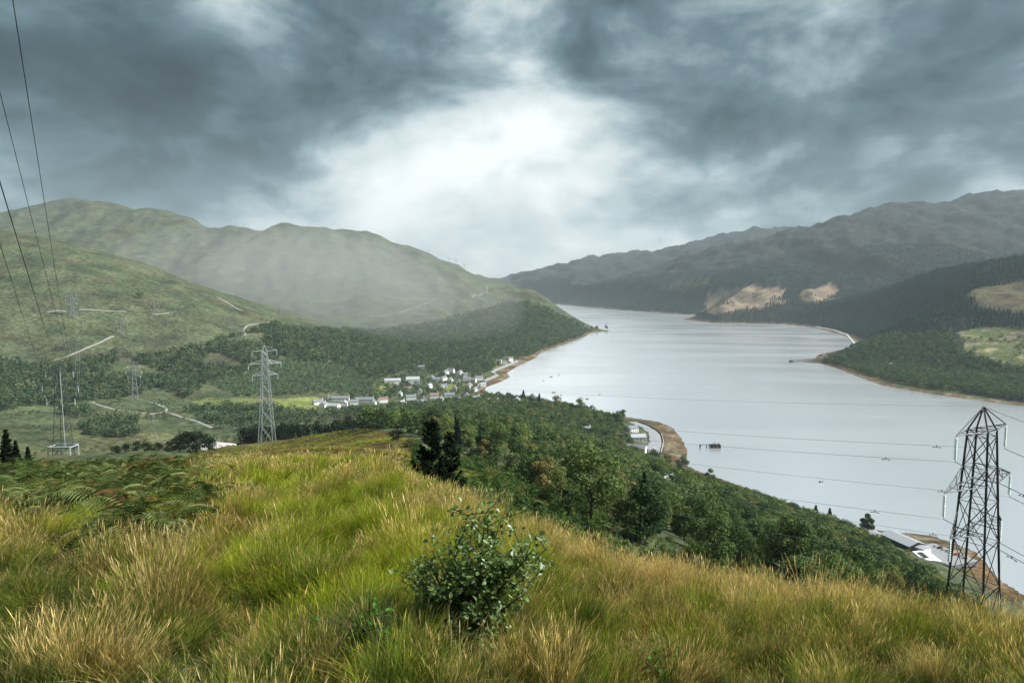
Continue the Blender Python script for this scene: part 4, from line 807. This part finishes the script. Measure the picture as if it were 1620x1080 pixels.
# ------------------------------------------------------------------ two ragged young spruces at the grass edge
def young_spruce(seed, h, w):
    r = np.random.default_rng(seed); tb = MB(); tb.tube([(0, 0, -.6), (.05, 0, h*.4), (-.04, .03, h*.75), (0, 0, h)], [.09, .07, .035, .012], 6); br = MB(); C = []; Nn = []
    z = .3
    while z < h*.95:
        k = r.integers(4, 7)
        for i in range(k):
            a = r.uniform(0, 6.283); L = w/2*(1-(z/h))**.75*r.uniform(.6, 1.2)+.12; rise = r.uniform(-.1, .35)+.5*(z/h); p0 = np.array([0, 0, z+r.uniform(-.08, .08)]); d = np.array([math.cos(a), math.sin(a), rise]); p1 = p0+d*L*.6; p2 = p0+np.array([d[0], d[1], rise+.35])*L
            br.tube([p0, p1, p2], [.022, .016, .006], 4, False)
            n = int(L*150)+14; t = r.uniform(.12, 1.03, n); q = np.where(t[:, None] < .6, p0+(p1-p0)*(t[:, None]/.6), p1+(p2-p1)*((t[:, None]-.6)/.4)); sp = .07+.10*(1-t)*L; q = q+r.normal(0, 1, (n, 3))*sp[:, None]*np.array([.75, .75, .4]); C.append(q); Nn.append(np.tile([0, 0, 1.], (n, 1)))
        z += r.uniform(.24, .42)
    t = r.uniform(.8, 1.0, 60)*h; C.append(np.c_[r.normal(0, .05, 60), r.normal(0, .05, 60), t]); Nn.append(r.normal(0, 1, (60, 3)))
    V, F = leaf_quads(np.concatenate(C), np.concatenate(Nn), .075, .7, r); return mesh('needles', V, F, M['needle_dark']), tb.me('trunk', M['bark']), br.me('branches', M['bark'])
for px, ty, D, w, sd, lab in ((683, 659, 46, 3.1, 5, 'taller black young spruce with forked top at the grass edge'), (713, 682, 47, 2.6, 6, 'shorter black young spruce right of the forked one at the grass edge')):
    t = at_depth(px, ty, D); g = gz(t[0], D)[0]; h = min(max(t[2]-g, 2.5), 9); nd, tk, bb = young_spruce(sd, h, w); e = link('young_spruce', None, None, (t[0], D, g)); tag(e, lab, 'spruce')
    link('trunk', tk, e); link('branches', bb, e); tag(link('needles', nd, e), kind='stuff')
    if sd == 5:
        f = MB(); f.tube([(0, 0, h*.72), (.28, 0, h*.84), (.40, 0, h*.93)], [.03, .02, .006], 5); f.build('forked_leader', M['bark'], e)
# ------------------------------------------------------------------ the bush in the grass
def bush(px, py, spec, n_leaf, size, mat, label, name, seed):
    r = np.random.default_rng(seed); p = hit(px, py); p[2] = gz(p[0], p[1])[0]; D = p[1]; e = link(name, None, None, tuple(p)); tag(e, label, 'bush'); C = []; tips = []
    for tx, ty in spec:
        q = np.array(at_depth(tx, ty, D))-p; q[1] = r.uniform(-.35, .35)*(.5+abs(q[0])); mid = q*.5+np.array([-q[0]*.18, 0, .02])+r.normal(0, .03, 3); s = MB(); b = np.array([r.normal(0, .035), r.normal(0, .035), -.05])
        s.tube([b, mid, q], [.013, .009, .003], 5); s.build('stem', M['bark'], e); tw = MB()
        for k in range(11):
            t = r.uniform(.3, 1.0); o = (b+(mid-b)*t*2) if t < .5 else (mid+(q-mid)*(t-.5)*2); d = r.normal(0, 1, 3); d[2] = abs(d[2])*.9; d /= np.linalg.norm(d); L = r.uniform(.10, .32); x = o+d*L; tw.tube([o, (o+x)/2+r.normal(0, .012, 3), x], [.004, .003, .0015], 4, False)
            m = max(4, n_leaf//(11*len(spec))); tt = r.uniform(.1, 1.05, m); C.append(o+(x-o)*tt[:, None]+r.normal(0, .032, (m, 3)))
        tw.build('twigs', M['bark'], e)
    C = np.concatenate(C); n = len(C); N_ = r.normal(0, .6, (n, 3)); N_[:, 2] += 1; N_ /= np.linalg.norm(N_, axis=1)[:, None]; t = np.cross(N_, r.normal(0, 1, (n, 3))); t /= np.linalg.norm(t, axis=1)[:, None]; b = np.cross(N_, t); s = (size*r.uniform(.6, 1.3, n))[:, None]
    prof = [(-1, 0), (-.45, .55), (.25, .62), (1, 0), (.25, -.62), (-.45, -.55)]; V = np.stack([C+t*s*a+b*s*c+N_*s*abs(c)*.35 for a, c in prof], 1).reshape(-1, 3); F = [(6*i, 6*i+1, 6*i+2, 6*i+3) for i in range(n)]+[(6*i, 6*i+3, 6*i+4, 6*i+5) for i in range(n)]
    tag(link('leaves', mesh('leaves', V, F, mat), e), kind='stuff'); return e
BSPEC = [(770, 795), (745, 828), (790, 830), (720, 850), (850, 835), (868, 862), (830, 858), (810, 880), (690, 862), (665, 885), (640, 915), (625, 938), (655, 950), (700, 900), (740, 870), (770, 860), (790, 905), (760, 920), (720, 935), (690, 950), (830, 905), (815, 940), (770, 955), (735, 965)]
bush(742, 1036, [(a, b+10) for a, b in BSPEC], 4300, .022, M['sapling'], 'small grey-green leafy bush growing in the grass, bottom centre', 'leafy_bush', 61)
bush(592, 1052, [(560, 985), (578, 1000), (600, 1005), (612, 1018), (570, 1025), (590, 1030)], 260, .019, M['seedling'], 'bright green seedling low in the grass left of the leafy bush', 'seedling', 62)
bush(1030, 1090, [(1022, 1040), (1040, 1045), (1030, 1060)], 120, .02, M['seedling'], 'tiny green seedling at the bottom edge right of the bush', 'seedling', 63)
# ------------------------------------------------------------------ grass
def tuft(seed, n, h, spread, lean, width, c0, c1, heads=0.0, c2=None):
    r = np.random.default_rng(seed); V = []; F = []; T = []
    for i in range(n):
        a = r.uniform(0, 6.283); rr = spread*math.sqrt(r.uniform()); bx, by = rr*math.cos(a), rr*math.sin(a); L = h*r.uniform(.55, 1.15); da = a+r.normal(0, .8); out = lean*r.uniform(.3, 1.5)
        dx, dy = math.cos(da)*out+.16, math.sin(da)*out; wx, wy = -math.sin(da+r.normal(0, .7)), math.cos(da); w = width*r.uniform(.7, 1.3); k0 = len(V); tone = r.uniform(.7, 1.25); cc = c1 if r.uniform() > .18 else (c2 or c1)
        S = (0, .4, .75, 1.0)
        for t in S:
            ww = w*(1-.75*t); x = bx+dx*L*t*t; y = by+dy*L*t*t; z = L*(t-.28*out*t*t)
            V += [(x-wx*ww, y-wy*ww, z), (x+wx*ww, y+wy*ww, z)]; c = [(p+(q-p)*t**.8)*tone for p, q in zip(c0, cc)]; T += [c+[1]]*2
        F += [(k0+2*j, k0+2*j+1, k0+2*j+3, k0+2*j+2) for j in range(3)]
        if r.uniform() < heads:
            k0 = len(V); x, y, z = V[-1]; s = L*.16; ww = width*1.5; c = [q*1.1*tone for q in (c2 or c1)]
            V += [(x-dx*s*.5, y-dy*s*.5, z-s*.7), (x+wx*ww, y+wy*ww, z-s*.1), (x+dx*s*.6, y+dy*s*.6, z+s*.5), (x-wx*ww, y-wy*ww, z-s*.1)]; T += [c+[1]]*4; F.append((k0, k0+1, k0+2, k0+3))
    return mesh('grass_tuft', V, F, M['grass'], False, T)
GREEN = ((.025, .06, .008), (.33, .42, .03), (.56, .50, .12)); STRAW = ((.035, .055, .012), (.60, .445, .175), (.74, .59, .30)); RUST = ((.03, .03, .01), (.30, .19, .07), (.46, .33, .15)); DARK = ((.012, .028, .008), (.11, .17, .035), (.36, .30, .12))  # root, tip and odd-blade colours; roots darkened to put sward shade into the colour
def tuft_set(wm, nm, sd):
    out = []
    for k, (cs, n, h, sp, ln, hd) in enumerate(((GREEN, 120, .36, .15, .55, .04), (STRAW, 100, .50, .13, .34, .5), (RUST, 90, .44, .14, .40, .4), (DARK, 110, .38, .15, .5, .1))):
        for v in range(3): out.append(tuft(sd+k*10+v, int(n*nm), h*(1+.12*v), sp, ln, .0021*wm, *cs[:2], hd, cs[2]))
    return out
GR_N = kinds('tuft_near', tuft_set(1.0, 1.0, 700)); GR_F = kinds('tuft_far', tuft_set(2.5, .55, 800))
def fern(seed):
    r = np.random.default_rng(seed); V = []; F = []
    for f in range(5):
        a = f*1.257+r.uniform(-.4, .4); L = r.uniform(.55, .95); ca, sa = math.cos(a), math.sin(a)
        for i in range(15):
            t = i/15; x = L*(.15+.85*t)*.85; z = L*(.35+.75*t-.72*t*t); wl = .34*L*(1-t)**.8*math.sin(min(1, t*4+.35)*1.57)
            for s in (-1, 1):
                k = len(V); dz = -.25*wl
                for (u, v, zz) in ((x, 0, z), (x+.05*L, s*wl*.5, z+.02+dz*.3), (x+.075*L, s*wl, z+dz), (x+.012*L+.03, s*wl*.45, z-.012)): V.append((u*ca-v*sa, u*sa+v*ca, zz))
                F.append((k, k+1, k+2, k+3))
        k = len(V); V += [(0, 0, 0), (.012, 0, 0), (.14*L*ca, .14*L*sa, L*.36), (.14*L*ca+.01, .14*L*sa, L*.36)]; F.append((k, k+1, k+3, k+2))
    return mesh('fern', V, F, M['fern'])
FERN = kinds('bracken_fern', [fern(900+i) for i in range(5)])
def meadow():
    r = np.random.default_rng(77); out_n = [[], [], []]; out_f = [[], [], []]
    bands = ((2.2, 8, 76), (8, 14, 44), (14, 26, 18), (26, 70, 6.5))
    for b, (r0, r1, dn) in enumerate(bands):
        area = math.radians(96)/2*(r1*r1-r0*r0); n = int(area*dn); rr = np.sqrt(r.uniform(r0*r0, r1*r1, n)); ph = r.uniform(-math.radians(48), math.radians(48), n); x = rr*np.sin(ph); y = rr*np.cos(ph); z, _, dc = fore(x, y); k = rr < dc*1.75; x, y, rr, dc = x[k], y[k], rr[k], dc[k]
        z = gz(x, y); px, py = project(x, y, z); n = len(x); N1 = fbm(x, y, 3.5, 3); N2 = fbm(x+40, y, 1.6, 2)
        cell = .95 if b < 3 else 1.6; ci, cj = np.floor(x/cell), np.floor(y/cell); bd = np.full(n, 9e9); bx = x.copy(); by = y.copy()
        for di in (-1, 0, 1):
            for dj in (-1, 0, 1):
                gi, gj = ci+di, cj+dj; hx = np.sin(gi*127.1+gj*311.7)*43758.5453; hy = np.sin(gi*269.5+gj*183.3)*43758.5453; qx = (gi+.5+.8*(hx-np.floor(hx)-.5))*cell; qy = (gj+.5+.8*(hy-np.floor(hy)-.5))*cell; dd = (x-qx)**2+(y-qy)**2; k2 = dd < bd; bd = np.where(k2, dd, bd); bx = np.where(k2, qx, bx); by = np.where(k2, qy, by)
        td = np.sqrt(bd)/cell; ox, oy = (x-bx)/cell, (y-by)/cell; T1 = fbm(bx*1.7, by*1.7, 1.3, 2); mound = np.clip(1.15-1.25*td, .46, 1.1)
        crest = np.clip(rr/dc, 0, 1.2); right = sstep(780, 1050, px)
        w = np.zeros((n, 4)); w[:, 0] = .62+.9*T1+.75*np.exp(-((px-540)/260)**2-((py-850)/110)**2)+.35*right*sstep(920, 1000, py)+.5*N1-.55*right*sstep(.55, .9, crest); w[:, 1] = .16-.7*T1+.85*right*sstep(.35, .8, crest)+.5*sstep(.55, .95, crest)-.4*N1+.3*np.exp(-((px-100)/140)**2-((py-810)/40)**2)
        w[:, 2] = .10+.4*fbm(bx+31, by, 1.1, 2)+.35*np.exp(-((px-250)/300)**2-((py-960)/120)**2)+.25*sstep(.7, 1, crest)*(1-right)+.42*right; w[:, 3] = .38+.6*sstep(330, 760, np.abs(px-810))*sstep(860, 1000, py)+.75*sstep(900, 1040, py)-.4*N2  # shade put in as colour: dark tufts thicken towards frame bottom and corners
        w = np.clip(w, .02, None)**1.6; w /= w.sum(1)[:, None]; u = r.uniform(0, 1, n); ki = (u[:, None] > np.cumsum(w, 1)).sum(1).clip(0, 3)*3+r.integers(0, 3, n)
        s = r.uniform(.65, 1.2, n)*(1+.25*N1)*mound*.95*(1-.12*sstep(8, 4, rr)); fernz = (px < 300+160*N1) & (py < 835+60*N2) & (py > 700); s = np.where(fernz, s*.7, s); keep = ~((np.hypot(px-742, (py-1015)*1.4) < 45) & (rr < 9))
        rot = np.c_[r.normal(0, .1, n), r.normal(.05, .1, n), r.uniform(-.9, .9, n)+r.integers(0, 2, n)*0]; rot = np.c_[-oy*.9+r.normal(0, .12, n), ox*.9+.05+r.normal(0, .12, n), r.normal(0, 1.1, n)]
        dst = out_n if b < 2 else out_f
        dst[0].append(np.c_[x, y, z-.04+.10*np.clip(mound-.4, 0, 1)][keep]); dst[1].append(np.c_[rot, s, s, s][keep]); dst[2].append(ki[keep])
    for nm, o, c, lab in (('grass', out_n, GR_N, 'long rough hill grass filling the foreground'), ('crest_grass', out_f, GR_F, 'straw-coloured grass along the edge of the hill')):
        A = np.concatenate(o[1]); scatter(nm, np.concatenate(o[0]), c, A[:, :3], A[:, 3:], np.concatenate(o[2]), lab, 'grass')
    n = 6000; rr = 6+56*r.uniform(0, 1, n)**1.5; ph = r.uniform(-math.radians(46), 0, n); x = rr*np.sin(ph); y = rr*np.cos(ph); z = gz(x, y); px, py = project(x, y, z); k = (px < 300+220*fbm(x, y, 4, 2)) & (py < 835+90*fbm(x, y, 3, 2)) & (px > -150) & (fbm(x+9, y, 3, 2) > .0); x, y, z = x[k], y[k], z[k]; n = len(x); s = r.uniform(.55, 1.2, n)
    scatter('bracken', np.c_[x, y, z], FERN, np.c_[r.normal(0, .15, n), r.normal(0, .15, n), r.uniform(0, 6.28, n)], np.c_[s, s, s], r.integers(0, 5, n), 'green and rusty bracken on the left of the hill', 'bracken')
    # low heather, rushes and bracken on the knoll beyond the edge
    P, _, _ = candidates([(300, 724), (360, 708), (560, 676), (640, 690), (690, 748), (600, 745), (420, 738)], 45, 360, 1.7, (-140, 10), 78); n = len(P); s = r.uniform(1.2, 2.4, n); ki = np.where(fbm(P[:, 0], P[:, 1], 20, 3) > .05, 6, 0)+r.integers(0, 3, n); ki = np.where(r.uniform(0, 1, n) < .25, 9, ki)
    scatter('knoll_heather', P, GR_F, np.c_[np.zeros((n, 2)), r.uniform(0, 6.28, n)], np.c_[s*1.5, s*1.5, s*.8], ki, 'heather and rough grass on the knoll behind the edge', 'heather')
    Q, _, _ = candidates([(700, 730), (800, 745), (1000, 835), (1150, 890), (1350, 940), (1600, 1000), (1600, 1075), (1300, 1020), (1000, 935), (760, 810)], 26, 170, 1.15, (-30, 130), 79); n = len(Q); s = r.uniform(.9, 2.0, n)
    scatter('slope_grass', Q, GR_F, np.c_[np.zeros((n, 2)), r.uniform(0, 6.28, n)], np.c_[s*1.3, s*1.3, s*.8], np.where(r.uniform(0, 1, n) < .6, 9, 0)+r.integers(0, 3, n), 'rough grass on the slope between the edge and the wood', 'grass')
meadow()
# ------------------------------------------------------------------ haze: the damp air over the loch
def haze():
    m = bpy.data.materials.new('damp_air'); m.use_nodes = True; t = NT(m.node_tree); t.n.clear(); v = t.new('ShaderNodeVolumePrincipled'); v.inputs['Color'].default_value = (.78, .92, 1.0, 1); v.inputs['Density'].default_value = 5.4e-5; v.inputs['Anisotropy'].default_value = 0.0
    t.l.new(v.outputs[0], t.new('ShaderNodeOutputMaterial').inputs['Volume']); b = MB(); b.box((0, 0, 500), (22000, 22000, 1020)); tag(b.build('haze', m), kind='stuff')
haze()
def rain_mist(px, py, D, rx, ry, rz, zc, dens, label):
    m = bpy.data.materials.new('falling_rain'); m.use_nodes = True; t = NT(m.node_tree); t.n.clear(); v = t.new('ShaderNodeVolumePrincipled'); v.inputs['Color'].default_value = (.95, .98, .98, 1); v.inputs['Density'].default_value = dens; v.inputs['Anisotropy'].default_value = 0.0
    t.l.new(v.outputs[0], t.new('ShaderNodeOutputMaterial').inputs['Volume']); c = at_depth(px, py, D); V = []; nu, nv = 32, 18
    for i in range(nv+1):
        th = math.pi*i/nv
        for j in range(nu):
            a = 2*math.pi*j/nu; V.append((c[0]+rx*math.sin(th)*math.cos(a)-.5*rz*math.cos(th), c[1]+ry*math.sin(th)*math.sin(a), zc+rz*math.cos(th)))
    F = [(i*nu+j, (i+1)*nu+j, (i+1)*nu+(j+1) % nu, i*nu+(j+1) % nu) for i in range(nv) for j in range(nu)]
    tag(link('rain_mist', mesh('rain_mist', V, F, m)), label, 'mist', None, 'stuff')
rain_mist(500, 440, 2250, 640, 620, 230, 150, 3.0e-4, 'wide thin veil of rain drifting in front of the left hill')
rain_mist(525, 430, 2300, 380, 420, 190, 170, 4.2e-4, 'denser pale core of the rain veil in front of the left hill')
